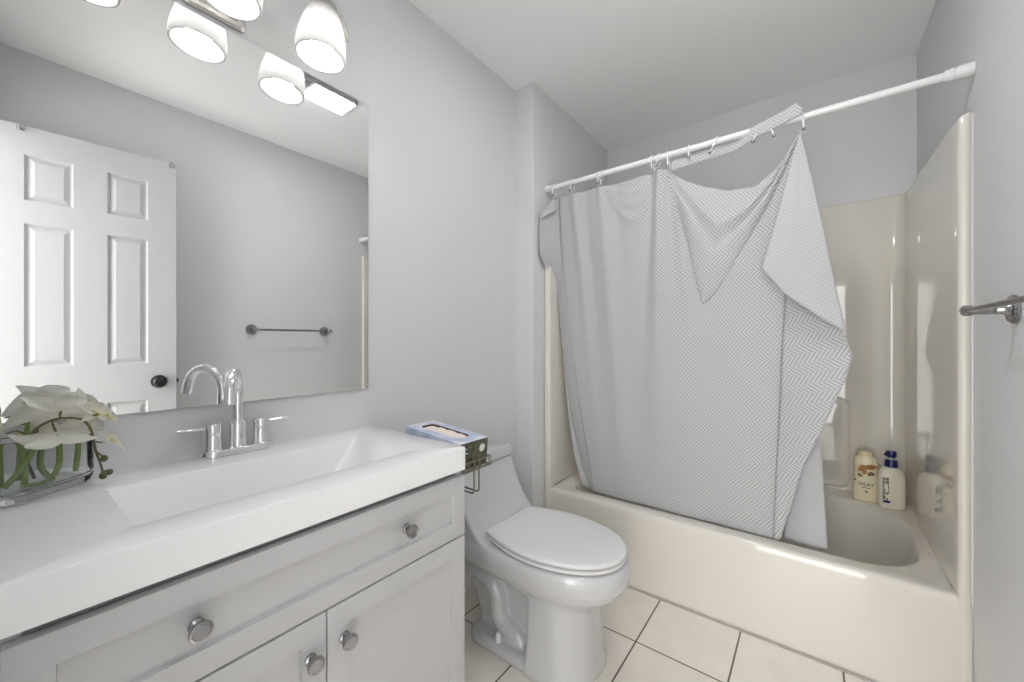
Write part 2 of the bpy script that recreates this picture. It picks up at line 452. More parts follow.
def shaker(y0, y1, z0, z1, st, sb=None, name='door'):
    bm = BM(); xf, xb = 0.4855, VX + 0.0005
    sb = sb or st
    box(bm, xb, xf, y0, y1, z0, z1, 0.0015, 2)
    bm.normal_update()
    f = max((f for f in bm.faces if f.normal.x > 0.95), key=lambda f: f.calc_area())
    geom = None
    # cut the panel field by insetting the front face
    r = bmesh.ops.inset_individual(bm, faces=[f], thickness=st, depth=0.0)
    r = bmesh.ops.inset_individual(bm, faces=[f], thickness=0.0022, depth=-0.0085)
    return obj(name, bm, M['cabinet'], van, angle=25)
def knob(parent, y, z):
    bm = BM()
    lathe(bm, [(0.011, 0.0), (0.011, 0.003), (0.0065, 0.006), (0.0065, 0.014), (0.0115, 0.018), (0.0155, 0.0205), (0.0160, 0.0235), (0.0150, 0.0265), (0.0115, 0.0272), (0.0108, 0.0264), (0.004, 0.0264)], (0.4855, y, z), (1, 0, 0), 28)
    o = obj('knob', bm, M['knob'], parent); o['label'] = 'round chrome knob'
    return o
dr = shaker(CY0 + 0.002, CY1 - 0.002, 0.598, 0.758, 0.058, name='drawer')
for y in (0.185, 0.579): knob(dr, y, 0.684)
dl = shaker(CY0 + 0.002, 0.3885, 0.100, 0.594, 0.062)
knob(dl, 0.358, 0.520)
d2 = shaker(0.3915, CY1 - 0.002, 0.100, 0.594, 0.062)
knob(d2, 0.4255, 0.523)

# countertop with its integral ramp basin
top = thing('vanity_sink_top', 'white countertop with integral rectangular ramp sink on the vanity', 'sink', (0.24, 0.387, 0.775))
b = BM()
X0, X1, TY0, TY1, ZT = 0.001, 0.4905, -0.004, 0.771, 0.836
bx = (0.158, 0.402, 0.128, 0.648)
rings = [rrect(X0, X1, TY0, TY1, 0.003, 0.7745), rrect(X0, X1, TY0, TY1, 0.003, ZT - 0.003), rrect(X0 + .001, X1 - .001, TY0 + .001, TY1 - .001, 0.003, ZT - 0.001), rrect(X0 + .003, X1 - .003, TY0 + .003, TY1 - .003, 0.003, ZT),
         rrect(bx[0] - .006, bx[1] + .006, bx[2] - .006, bx[3] + .006, 0.010, ZT), rrect(bx[0] - .002, bx[1] + .002, bx[2] - .002, bx[3] + .002, 0.008, ZT - 0.0012), rrect(bx[0], bx[1], bx[2], bx[3], 0.007, ZT - 0.005),
         rrect(bx[0] + .004, bx[1] - .012, bx[2] + .004, bx[3] - .070, 0.010, ZT - 0.088), rrect(bx[0] + .010, bx[1] - .020, bx[2] + .014, bx[3] - .084, 0.010, ZT - 0.096),
         rrect(0.24, 0.29, 0.36, 0.41, 0.010, ZT - 0.101)]
loft(b, rings, False, True)
# underside of the bowl, hidden in the cabinet
rings = [rrect(X0, X1, TY0, TY1, 0.003, 0.7745), rrect(0.13, 0.43, 0.10, 0.68, 0.01, 0.7745), rrect(0.15, 0.42, 0.12, 0.66, 0.01, 0.722), rrect(0.24, 0.29, 0.36, 0.41, 0.010, 0.722)]
loft(b, rings, False, True)
bmesh.ops.remove_doubles(b, verts=b.verts, dist=0.0002)
obj('countertop', b, M['counter'], top, angle=30)
b = BM(); lathe(b, [(0.021, 0.0), (0.021, 0.003), (0.016, 0.004), (0.015, 0.002), (0.004, 0.002)], (0.265, 0.385, ZT - 0.1012), n=28)
obj('drain', b, M['chrome'], top)

# faucet
fx, fy, fz = 0.063, 0.374, ZT
fau = thing('faucet', 'chrome two handle gooseneck faucet on the white countertop', 'faucet', (fx, fy, fz))
b = BM()
def stad(hx, hy, z):
    return rrect(fx - hx, fx + hx, fy - hy, fy + hy, hx * 0.98, z, 8, 6)
loft(b, [stad(0.030, 0.081, fz + 0.0004), stad(0.030, 0.081, fz + 0.014), stad(0.0285, 0.0795, fz + 0.0175), stad(0.025, 0.076, fz + 0.019)])
obj('base_plate', b, M['chrome'], fau)
b = BM()
lathe(b, [(0.0205, 0.018), (0.0205, 0.022), (0.0188, 0.026), (0.0188, 0.078), (0.0170, 0.082), (0.0115, 0.083)], (fx, fy, fz), n=28)
dirv = Vector((0.112, -0.052, 0)).normalized(); Rg = 0.060
path = [Vector((fx, fy, fz + 0.08)), Vector((fx, fy, 0.95)), Vector((fx, fy, 0.984))]
for k in range(1, 19):
    a = PI - k / 18 * PI * 0.93
    path.append(Vector((fx, fy, 0.984)) + dirv * (Rg + Rg * math.cos(a)) + Vector((0, 0, Rg * math.sin(a) * 1.05)))
endp = path[-1]; d = (path[-1] - path[-2]).normalized()
path.append(endp + d * 0.008)
tube(b, path, 0.0118, 18)
obj('spout', b, M['chrome'], fau)
b = BM(); lathe(b, [(0.0122, 0.0), (0.0122, 0.016), (0.0095, 0.0165), (0.0090, 0.013), (0.003, 0.013)], path[-1] - d * 0.002, d, 22)
obj('aerator', b, M['chrome'], fau)
for s in (-1, 1):
    hy = fy + s * 0.053
    b = BM(); lathe(b, [(0.0200, 0.018), (0.0195, 0.022), (0.0180, 0.025), (0.0180, 0.059), (0.0172, 0.060), (0.0172, 0.0605), (0.0186, 0.0615), (0.0186, 0.079), (0.0165, 0.082), (0.004, 0.0828)], (fx, hy, fz), n=28)
    h_ = obj('handle', b, M['chrome'], fau)
    b = BM(); tube(b, [(fx, hy + s * 0.012, fz + 0.0715), (fx, hy + s * 0.04, fz + 0.0725), (fx + .001, hy + s * 0.066, fz + 0.0745), (fx + .001, hy + s * 0.070, fz + 0.0748)], [0.0052, 0.0050, 0.0052, 0.0035], 12, flat=(0.62, 1.0))
    obj('lever', b, M['chrome'], h_)

# mirror
b = BM(); box(b, 0.0008, 0.0062, -0.008, 0.786, 0.956, 1.9485, 0.0012, 1)
tag(obj('wall_mirror', b, M['mirror'], smooth=False), 'large frameless mirror on the wall above the sink', 'mirror')

# ------------------------------------------------------------------ vanity light
LY = [0.122, 0.341, 0.560]; LX = 0.131
vl = thing('vanity_light', 'brushed nickel vanity light with three frosted bell shades above mirror', 'wall light', (0.0, 0.341, 2.02))
b = BM()
py0, py1, pz0, pz1 = 0.272, 0.410, 1.962, 2.085
for i, (o_, xx) in enumerate(((0, 0.0008), (0, 0.008), (0.007, 0.013), (0.014, 0.013), (0.022, 0.021), (0.030, 0.024))):
    pass
def yzring(o_, x): return [Vector((x, v.x, v.y)) for v in rrect(py0 + o_, py1 - o_, pz0 + o_, pz1 - o_, 0.012, 0, 5, 4)]
loft(b, [yzring(0, 0.0008), yzring(0, 0.008), yzring(0.006, 0.013), yzring(0.016, 0.014), yzring(0.024, 0.024), yzring(0.032, 0.026)])
obj('back_plate', b, M['nickel'], vl, angle=25)
b = BM()
tube(b, [(0.02, 0.341, 2.035), (0.08, 0.341, 2.065), (LX - 0.004, 0.341, 2.100)], 0.009, 12)
TL = Matrix.Translation((LX, 0.56, 2.0)) @ Matrix.Rotation(math.radians(-4.3), 4, 'X') @ Matrix.Translation((-LX, -0.56, -2.0))   # hangs a little out of level
obj('stem', b, M['nickel'], vl)
# one long flat strap over the shade tops, its two ends curling down
half = [(0.0, 2.086), (0.05, 2.085), (0.12, 2.086), (0.165, 2.092), (0.205, 2.105), (0.230, 2.108), (0.255, 2.100), (0.275, 2.080), (0.287, 2.050), (0.290, 2.030)]
cl = smooth_path([(LX - 0.004, 0.341 - y, z) for y, z in half[::-1][:-1]] + [(LX - 0.004, 0.341 + y, z) for y, z in half], 5)
b = BM()
tube(b, cl, 0.010, 14, flat=(0.28, 1.0))
b.transform(TL)
obj('crossbar', b, M['nickel'], vl)
for yy, sg in ((0.341 - 0.289, -1), (0.341 + 0.289, 1)):
    b = BM(); lathe(b, [(0.0045, 0.0), (0.0045, 0.004), (0.002, 0.006)], (LX - 0.004, yy, 2.038), (0, sg, 0), 12); b.transform(TL); obj('finial', b, M['nickel'], vl)
for y in LY:
    b = BM()
    lathe(b, [(0.006, 2.088), (0.006, 2.112), (0.004, 2.116), (0.001, 2.117)], (LX - 0.002, y, 0), n=14)
    b.transform(TL)
    a_ = obj('holder', b, M['nickel'], vl)
    b = BM(); lathe(b, [(0.012, 2.092), (0.024, 2.089), (0.030, 2.082), (0.0315, 2.066), (0.026, 2.064), (0.018, 2.058), (0.0165, 2.030), (0.006, 2.030)], (LX, y, 0), n=24)
    b.transform(TL)
    obj('socket', b, M['nickel'], a_)
    # shade: an open-bottomed bell of frosted glass with real thickness
    outer = [(0.028, 2.072), (0.034, 2.066), (0.043, 2.050), (0.053, 2.024), (0.0605, 1.992), (0.0650, 1.960), (0.0655, 1.940), (0.0640, 1.926)]
    inner = [(r - 0.004, z) for r, z in outer[::-1]]; inner[0] = (0.0605, 1.926)
    inner[-1] = (0.024, 2.068)
    b = BM(); lathe(b, outer + inner, (LX, y, 0), n=36, cap0=False, cap1=False)
    b.transform(TL)
    sh = obj('shade', b, M['shade'], vl, angle=60)
    sh['label'] = 'frosted white bell shade'
    b = BM(); lathe(b, [(0.013, 2.034), (0.014, 2.016), (0.020, 1.996), (0.0275, 1.974), (0.0300, 1.957), (0.0275, 1.942), (0.020, 1.932), (0.010, 1.9285), (0.001, 1.928)], (LX, y, 0), n=24)
    b.transform(TL)
    obj('bulb', b, M['bulb'], sh)['label'] = 'lit round bulb'

# ------------------------------------------------------------------ orchid vase
va, vb = Vector((-0.62, 0.785, 0)).normalized(), Vector((0.785, 0.62, 0)).normalized()
VC = Vector((0.085, 0.045, ZT))
def vring(hl, hd, r, z):
    return [VC + va * q.x + vb * q.y + Vector((0, 0, z)) for q in rrect(-hl, hl, -hd, hd, r, 0, 6, 4)]
vase = thing('glass_vase', 'low clear glass block vase at left end of counter', 'vase', tuple(VC))
b = BM()
loft(b, [vring(0.068, 0.030, 0.022, 0.0004), vring(0.075, 0.036, 0.026, 0.006), vring(0.078, 0.039, 0.028, 0.018), vring(0.078, 0.039, 0.028, 0.100), vring(0.076, 0.037, 0.027, 0.108), vring(0.074, 0.0355, 0.026, 0.110),
         vring(0.0725, 0.034, 0.025, 0.107), vring(0.072, 0.0335, 0.024, 0.025), vring(0.066, 0.028, 0.020, 0.015), vring(0.03, 0.010, 0.008, 0.013)], True, True)
obj('body', b, M['glass'], vase, angle=60)

# thick green cut stems with cream ends, standing and curling in the vase
def vp(l, d_, z): return VC + va * l + vb * d_ + Vector((0, 0, z))
stem_specs = [
    ([vp(0.052, 0.012, 0.022), vp(0.056, 0.014, 0.06), vp(0.060, 0.010, 0.092), vp(0.062, 0.008, 0.118)], True, 'short green stem standing at right end of vase'),
    ([vp(0.004, 0.020, 0.022), vp(-0.012, 0.018, 0.05), vp(-0.006, 0.014, 0.09), vp(-0.002, 0.010, 0.134)], True, 'green stem with pale tip rising beside the middle of vase'),
    ([vp(-0.030, 0.010, 0.024), vp(-0.034, 0.016, 0.06), vp(-0.036, 0.012, 0.10), vp(-0.034, 0.006, 0.124)], True, 'green stem with pale tip near left end of vase'),
    ([vp(-0.020, -0.014, 0.024), vp(-0.012, -0.016, 0.08), vp(-0.004, -0.014, 0.13), vp(-0.002, -0.012, 0.166)], True, 'tall green stem at the back of the vase'),
    ([vp(-0.048, -0.010, 0.024), vp(-0.050, -0.012, 0.09), vp(-0.052, -0.010, 0.150)], True, 'tall green stem at far left of the vase'),
    ([vp(-0.058, 0.010, 0.030), vp(-0.040, 0.020, 0.060), vp(-0.020, 0.020, 0.094), vp(0.010, 0.010, 0.104), vp(0.018, 0.0, 0.098)], False, 'green stem curling over near rim of vase'),
    ([vp(0.046, -0.012, 0.106), vp(0.044, -0.008, 0.07), vp(0.026, 0.008, 0.038), vp(-0.004, 0.018, 0.022), vp(-0.040, 0.016, 0.026)], False, 'green stem bent along bottom of vase'),
]
for pts, tipped, lab in stem_specs:
    pth = smooth_path(pts, 6)
    t = thing('flower_stem', lab, 'stem', tuple(pts[0]), group='green stems in the glass vase')
    n_ = len(pth)
    cut = n_ - 4 if tipped else n_ - 1
    b = BM(); tube(b, pth[:cut + 1], [0.0034 + 0.0010 * math.sin(3 * i / n_ + 1) for i in range(cut + 1)], 10)
    obj('stalk', b, M['stem_green'], t)
    if tipped:
        b = BM(); tube(b, pth[cut:], [0.0044, 0.0050, 0.0052, 0.0046][:n_ - cut], 10)
        obj('cut_end', b, M['stem_tip'], t)['label'] = 'pale cream end'

# orchid spray
def petal_grid(bm, c, n, ax, length, width, cup=0.15, twist=0.0, shape=0.55, base=0.004):
    """one petal: from centre c, along ax, face normal n; curved sheet with a little thickness"""
    ax = Vector(ax).normalized(); n = Vector(n); n = (n - ax * n.dot(ax)).normalized(); s = ax.cross(n)
    NU, NV = 10, 6
    def P(u, v, off):
        w = width * (math.sin(PI * min(1, u ** shape * 0.98)) ** 0.75) * 0.5 + base * (1 - u)
        x = v * w
        lift = -cup * length * (u ** 2) + cup * 0.9 * width * (v * v) * math.sin(PI * u) + 0.05 * length * math.sin(6 * u + 2 * v) * v * 0.3
        a = twist * u
        return Vector(c) + ax * (length * u) + s * (x * math.cos(a)) + n * (lift + x * math.sin(a) + off)
    A = [[bm.verts.new(P(0.02 + 0.98 * i / NU, -1 + 2 * j / NV, 0.0)) for j in range(NV + 1)] for i in range(NU + 1)]
    for i in range(NU):
        for j in range(NV):
            bm.faces.new((A[i][j], A[i + 1][j], A[i + 1][j + 1], A[i][j + 1]))

orc = thing('orchid_spray', 'white orchid spray arching out of the glass vase', 'flower', (0.08, 0.02, ZT + 0.02))
main = smooth_path([(0.090, 0.040, 0.862), (0.100, 0.030, 0.905), (0.112, 0.034, 0.948), (0.120, 0.050, 0.970), (0.122, 0.072, 0.977), (0.122, 0.098, 0.970), (0.121, 0.110, 0.945), (0.121, 0.116, 0.905), (0.121, 0.122, 0.880), (0.121, 0.126, 0.858)], 6)
b = BM()
tube(b, main, [0.0026 - 0.0008 * i / len(main) for i in range(len(main))], 8)
for pp in ([(0.122, 0.070, 0.977), (0.122, 0.070, 0.986), (0.124, 0.074, 1.000)], [(0.122, 0.098, 0.970), (0.124, 0.108, 0.976), (0.126, 0.118, 0.978)],
           [(0.121, 0.113, 0.925), (0.123, 0.122, 0.922), (0.124, 0.132, 0.921)], [(0.112, 0.034, 0.948), (0.118, 0.020, 0.962), (0.122, 0.008, 0.960)],
           [(0.121, 0.116, 0.905), (0.123, 0.122, 0.897), (0.123, 0.126, 0.893)], [(0.122, 0.066, 0.977), (0.128, 0.060, 0.972), (0.132, 0.064, 0.955)],
           [(0.121, 0.126, 0.862), (0.122, 0.131, 0.864), (0.122, 0.134, 0.863)], [(0.110, 0.031, 0.94), (0.10, 0.05, 0.962), (0.098, 0.09, 0.958), (0.098, 0.092, 0.938)]):
    tube(b, smooth_path(pp, 4), 0.0017, 7)
obj('stem', b, M['stem_brown'], orc)
for c, r in (((0.123, 0.127, 0.889), 0.0058), ((0.121, 0.126, 0.855), 0.0064), ((0.122, 0.135, 0.860), 0.0052)):
    b = BM(); bmesh.ops.create_uvsphere(b, u_segments=14, v_segments=10, radius=1.0, matrix=Matrix.Translation(c) @ Matrix.Diagonal((r, r, r * 1.15, 1)))
    obj('bud', b, M['bud'], orc)
def flower(c, n, up, size, seed, open_=1.0, lip=True):
    rnd = random.Random(seed)
    c = Vector(c); n = Vector(n).normalized(); up = Vector(up); up = (up - n * up.dot(n)).normalized(); rt = up.cross(n)
    bm = BM()
    for ang, ln, wd, cp in ((90, 0.95, 0.56, 0.20), (215, 0.98, 0.52, 0.22), (325, 0.98, 0.52, 0.22), (10, 1.05, 0.80, 0.30), (170, 1.05, 0.80, 0.30)):
        a = math.radians(ang + rnd.uniform(-6, 6))
        ax = rt * math.cos(a) + up * math.sin(a) + n * (0.10 + 0.5 * (1 - open_))
        petal_grid(bm, c + n * (0.0015 if wd > 0.9 else 0), n, ax, size * ln, size * wd * (0.55 + 0.45 * open_), cp * rnd.uniform(0.7, 1.3), rnd.uniform(-0.2, 0.2))
    f = obj('flower', bm, M['petal'], orc, angle=70); f['label'] = 'white orchid blossom'
    if not lip: return
    bm = BM()
    petal_grid(bm, c + n * 0.002, n, -up * 0.8 + n * 0.9, size * 0.40, size * 0.34, 0.4, 0)
    tube(bm, [c, c + n * size * 0.14 + up * size * 0.05, c + n * size * 0.20], [size * 0.05, size * 0.06, size * 0.03], 8)
    obj('lip', bm, M['lip'], f)
flower((0.122, 0.058, 0.992), (-0.70, 0.20, 0.58), (0.45, -0.55, 0.65), 0.056, 1, lip=False)
flower((0.132, 0.066, 0.948), (-0.50, -0.10, -0.80), (-0.2, -0.05, 0.3), 0.054, 4, lip=False)
flower((0.118, 0.112, 0.984), (0.55, 0.70, 0.30), (-0.2, 0.2, 0.9), 0.036, 5, 0.75)
flower((0.118, 0.130, 0.972), (0.45, 0.75, 0.45), (-0.4, 0.3, 0.9), 0.030, 6, 0.7)
flower((0.124, 0.136, 0.922), (0.45, 0.70, 0.55), (-0.5, 0.4, 0.8), 0.030, 8, 0.6)
flower((0.104, 0.100, 0.962), (0.75, 0.25, 0.35), (0, 0.5, 0.8), 0.032, 17, 0.8, lip=False)

# ------------------------------------------------------------------ wire shelf and tissue box beside the vanity
BX0, BX1, BY0, BY1, BZ0, BZ1 = 0.190, 0.440, 0.797, 0.915, 0.748, 0.829
wr = thing('wire_shelf', 'small dark wire shelf with roll hooks fixed to vanity side', 'shelf', (0.31, CY1, 0.70))
b = BM(); rw = 0.0022
x0, x1, y0, y1 = BX0 - 0.004, BX1 + 0.012, CY1 + 0.004, BY1 + 0.008
def rect_wire(z): tube(b, [(x0, y0, z), (x1, y0, z), (x1, y1, z), (x0, y1, z), (x0, y0, z)], rw, 8)
rect_wire(BZ0 - 0.004); rect_wire(BZ0 + 0.022)
for k in range(15):
    x = x0 + (x1 - x0) * (k + 0.5) / 15
    tube(b, [(x, y0, BZ0 - 0.0045), (x, y1, BZ0 - 0.0045)], 0.0014, 6)
    tube(b, [(x, y1, BZ0 - 0.004), (x, y1, BZ0 + 0.022)], 0.0014, 6)
for k in range(7):
    y = y0 + (y1 - y0) * k / 6
    for x in (x0, x1): tube(b, [(x, y, BZ0 - 0.004), (x, y, BZ0 + 0.022)], 0.0014, 6)
obj('rack', b, M['wire'], wr)
for xa, xb in ((x0 + 0.03, x0 + 0.05), (x1 - 0.05, x1 - 0.03)):
    b = BM(); tube(b, [((xa + xb) / 2, CY1 + 0.0015, BZ0 - 0.024), ((xa + xb) / 2, CY1 + 0.0015, BZ0 + 0.02)], 0.008, 10, flat=(1, 0.15))
    tube(b, [((xa + xb) / 2, CY1 + 0.001, BZ0 - 0.006), ((xa + xb) / 2, y0 + 0.003, BZ0 - 0.006)], 0.003, 8)
    obj('bracket', b, M['wire'], wr)
for yy in (0.846, 0.868):
    b = BM(); tube(b, smooth_path([(x1, yy, BZ0 + 0.02), (x1, yy, BZ0 - 0.03), (x1, yy, BZ0 - 0.062), (x1 - 0.006, yy, BZ0 - 0.072), (x1 - 0.03, yy, BZ0 - 0.073), (x1 - 0.13, yy, BZ0 - 0.073)], 5), 0.0024, 8)
    obj('roll_hook', b, M['wire'], wr)

tb = thing('tissue_box', 'blue and white tissue box lying in the wire shelf', 'tissue box', (0.315, 0.856, BZ0))
def carton_material():
    m = bpy.data.materials.new('printed_carton'); m.use_nodes = True
    nt = m.node_tree; bs = nt.nodes['Principled BSDF']
    tc = nt.nodes.new('ShaderNodeTexCoord'); n = nt.nodes.new('ShaderNodeTexNoise'); n.inputs['Scale'].default_value = 14; n.inputs['Detail'].default_value = 3
    nt.links.new(tc.outputs['Object'], n.inputs['Vector'])
    rp = nt.nodes.new('ShaderNodeValToRGB')
    e = rp.color_ramp.elements; e[0].position = 0.36; e[0].color = (*lin((178, 190, 216)), 1); e[1].position = 0.62; e[1].color = (*lin((232, 233, 238)), 1)
    k = e.new(0.48); k.color = (*lin((208, 213, 230)), 1)
    nt.links.new(n.outputs['Fac'], rp.inputs['Fac']); nt.links.new(rp.outputs['Color'], bs.inputs['Base Color'])
    bs.inputs['Roughness'].default_value = 0.4
    return m
def forest_material():
    m = bpy.data.materials.new('printed_forest'); m.use_nodes = True
    nt = m.node_tree; bs = nt.nodes['Principled BSDF']
    tc = nt.nodes.new('ShaderNodeTexCoord'); n = nt.nodes.new('ShaderNodeTexNoise'); n.inputs['Scale'].default_value = 55; n.inputs['Detail'].default_value = 5
    nt.links.new(tc.outputs['Object'], n.inputs['Vector'])
    rp = nt.nodes.new('ShaderNodeValToRGB')
    e = rp.color_ramp.elements; e[0].position = 0.35; e[0].color = (*lin((36, 38, 30)), 1); e[1].position = 0.7; e[1].color = (*lin((112, 112, 84)), 1)
    nt.links.new(n.outputs['Fac'], rp.inputs['Fac']); nt.links.new(rp.outputs['Color'], bs.inputs['Base Color'])
    bs.inputs['Roughness'].default_value = 0.4
    return m
M['carton'] = carton_material(); M['forest'] = forest_material()
b = BM()
ox0, ox1, oy0, oy1 = BX0 + 0.032, BX1 - 0.042, BY0 + 0.030, BY1 - 0.030
TILT = Matrix.Translation((BX1, 0, BZ0)) @ Matrix.Rotation(math.radians(4.6), 4, 'Y') @ Matrix.Translation((-BX1, 0, -BZ0))
def cr(a0, a1, c0, c1, r, z): return rrect(a0, a1, c0, c1, r, z, 5, 5)
loft(b, [cr(BX0, BX1, BY0, BY1, 0.001, BZ0), cr(BX0, BX1, BY0, BY1, 0.001, BZ1 - 0.001), cr(BX0 + .001, BX1 - .001, BY0 + .001, BY1 - .001, 0.001, BZ1), cr(ox0, ox1, oy0, oy1, 0.018, BZ1)], True, False)
for f in b.faces:
    f.material_index = 0
b.normal_update()
for f in b.faces:
    if f.calc_center_median().x > BX1 - 0.0008 and abs(f.normal.x) > 0.8: f.material_index = 1
r0 = loft(b, [cr(ox0, ox1, oy0, oy1, 0.018, BZ1), cr(ox0, ox1, oy0, oy1, 0.018, BZ1 - 0.012), cr(ox0 - .03, ox1 + .03, oy0 - .02, oy1 + .02, 0.018, BZ1 - 0.014), cr(ox0 - .03, ox1 + .03, oy0 - .02, oy1 + .02, 0.018, BZ0 + 0.003)], False, True, mi=2)
bmesh.ops.remove_doubles(b, verts=b.verts, dist=0.0001)
b.transform(TILT)
obj('carton', b, [M['carton'], M['forest'], M['carton_in']], tb, angle=25)
b = BM()
N = 14
g = [[b.verts.new((ox0 - 0.02 + (ox1 - ox0 + 0.04) * i / N, oy0 - 0.012 + (oy1 - oy0 + 0.024) * j / 6, BZ1 - 0.009 + 0.006 * math.sin(2.1 * i + j) * 0.4 + 0.010 * math.sin(PI * j / 6) * math.sin(PI * i / N))) for j in range(7)] for i in range(N + 1)]
for i in range(N):
    for j in range(6): b.faces.new((g[i][j], g[i + 1][j], g[i + 1][j + 1], g[i][j + 1]))
b.transform(TILT)
obj('tissue', b, M['tissue'], tb, angle=60)
b = BM()
lathe(b, [(0.012, 0.0), (0.012, 0.0008), (0.010, 0.0009)], (BX1 + 0.0001, BY1 - 0.026, BZ1 - 0.028), (1, 0, 0), 24)
for k, (yy, ww) in enumerate(((0.006, 0.018), (0.008, 0.012), (0.010, 0.022))):
    q = BM(); box(q, BX1, BX1 + 0.0006, BY0 + yy, BY0 + yy + ww, BZ1 - 0.020 - 0.007 * k, BZ1 - 0.017 - 0.007 * k); q.transform(TILT)
    obj('printed_line', q, M['logo_white'], tb)
b.transform(TILT)
obj('printed_emblem', b, M['logo_white'], tb)['label'] = 'round white printed emblem'

# ------------------------------------------------------------------ toilet
TC = 1.222
toi = thing('toilet', 'white one piece toilet with closed lid between vanity and tub', 'toilet', (0.40, TC, 0))
def egg(x0, xc, x1, hw, hb, z, n=40, inset=0.0):
    """plan outline: straight-ish back at x0 (half width hb), widest hw at xc, elliptical nose to x1"""
    x0, x1, hw, hb = x0 + inset, x1 - inset, hw - inset, hb - inset
    right = []
    for k in range(n + 1):
        t = k / n
        if t < 0.4:
            q = t / 0.4; x = x0 + (xc - x0) * q; w = hb + (hw - hb) * math.sin(q * PI / 2)
        else:
            q = (t - 0.4) / 0.6 * PI / 2; x = xc + (x1 - xc) * math.sin(q); w = hw * max(math.cos(q), 0.0) ** 0.92
        right.append((x, w))
    ring = [Vector((x, TC - w, z)) for x, w in right] + [Vector((x, TC + w, z)) for x, w in right[::-1][1:]]
    return ring
b = BM()
# tank with the concave sweep down to the bowl deck
prof = [(0.012, 0.36), (0.012, 0.618), (0.168, 0.618), (0.180, 0.590), (0.193, 0.555), (0.212, 0.515), (0.236, 0.475), (0.262, 0.440), (0.290, 0.412), (0.320, 0.396), (0.320, 0.34)]
def tank_row(y, s, dz=0): return [Vector((0.012 + (x - 0.012) * s, y, z + dz)) for x, z in prof]
hwt = 0.180
rows = []
for y, s in ((-hwt, 0.955), (-hwt + 0.006, 0.985), (-hwt + 0.018, 1.0), (0, 1.015), (hwt - 0.018, 1.0), (hwt - 0.006, 0.985), (hwt, 0.955)):
    rows.append(tank_row(TC + y, s))
loft(b, rows)
# bowl and deck
rings = []
for z, x0, xc, x1, hw, hb in ((0.235, 0.40, 0.50, 0.672, 0.118, 0.10), (0.262, 0.34, 0.50, 0.700, 0.138, 0.112), (0.285, 0.22, 0.50, 0.728, 0.158, 0.130), (0.305, 0.12, 0.50, 0.750, 0.174, 0.158), (0.330, 0.10, 0.49, 0.766, 0.186, 0.174), (0.358, 0.10, 0.49, 0.772, 0.191, 0.181),
                              (0.380, 0.10, 0.49, 0.768, 0.189, 0.181), (0.392, 0.10, 0.49, 0.758, 0.183, 0.176), (0.396, 0.11, 0.49, 0.745, 0.172, 0.166)):
    rings.append(egg(x0, xc, x1, hw, hb, z))
loft(b, rings)
# front pedestal column
rings = []
for z, x0, x1, hw in ((0.0, 0.462, 0.674, 0.152), (0.02, 0.462, 0.674, 0.152), (0.05, 0.466, 0.669, 0.148), (0.12, 0.470, 0.662, 0.143), (0.20, 0.472, 0.655, 0.140), (0.25, 0.472, 0.655, 0.139), (0.30, 0.472, 0.675, 0.141)):
    ring = rrect(x0, x1, TC - hw, TC + hw, [hw * 0.80, hw * 0.80, 0.012, 0.012], z, 10, 6)
    rings.append(ring)
loft(b, rings)
# recessed rear web
rings = []
for z, x0, hw in ((0.0, 0.205, 0.072), (0.06, 0.190, 0.068), (0.11, 0.168, 0.066), (0.20, 0.130, 0.066), (0.27, 0.104, 0.074), (0.32, 0.095, 0.09)):
    rings.append(rrect(x0, 0.52, TC - hw, TC + hw, 0.02, z, 5, 5))
loft(b, rings)
# foot along the floor
rings = []
for z, hw, x0 in ((0.0, 0.148, 0.185), (0.018, 0.148, 0.185), (0.030, 0.142, 0.191), (0.037, 0.128, 0.205)):
    rings.append(rrect(x0, 0.52, TC - hw, TC + hw, [0.01, 0.01, 0.07, 0.07], z, 8, 6))
loft(b, rings)
# trapway bulge on both sides
for s in (-1, 1):
    y = TC + s * 0.074
    tube(b, smooth_path([(0.165, y, 0.215), (0.205, y, 0.224), (0.262, y, 0.212), (0.296, y, 0.170), (0.298, y, 0.118), (0.318, y, 0.080), (0.355, y, 0.062), (0.390, y, 0.050), (0.410, y, 0.03)], 5),
         [0.033] * 6 + [0.036] * 35, 16)
body = obj('bowl', b, M['porcelain'], toi)
md = body.modifiers.new('fuse', 'REMESH'); md.mode = 'VOXEL'; md.voxel_size = 0.0045; md.use_smooth_shade = True
sm = body.modifiers.new('soften', 'SMOOTH'); sm.factor = 0.5; sm.iterations = 7
# tank lid
b = BM()
def lid_ring(i, z): return rrect(0.008 + i, 0.178 - i, TC - 0.186 + i, TC + 0.186 - i, 0.028, z, 8, 5)
loft(b, [lid_ring(0.003, 0.6215), lid_ring(0.0, 0.625), lid_ring(0.0, 0.652), lid_ring(0.004, 0.660), lid_ring(0.012, 0.6635)])
obj('tank_lid', b, M['porcelain'], toi)
b = BM(); lathe(b, [(0.021, 0.6630), (0.021, 0.6665), (0.018, 0.6685), (0.004, 0.669)], (0.088, TC, 0), n=26)
obj('flush_button', b, M['chrome'], toi)['label'] = 'chrome flush button'
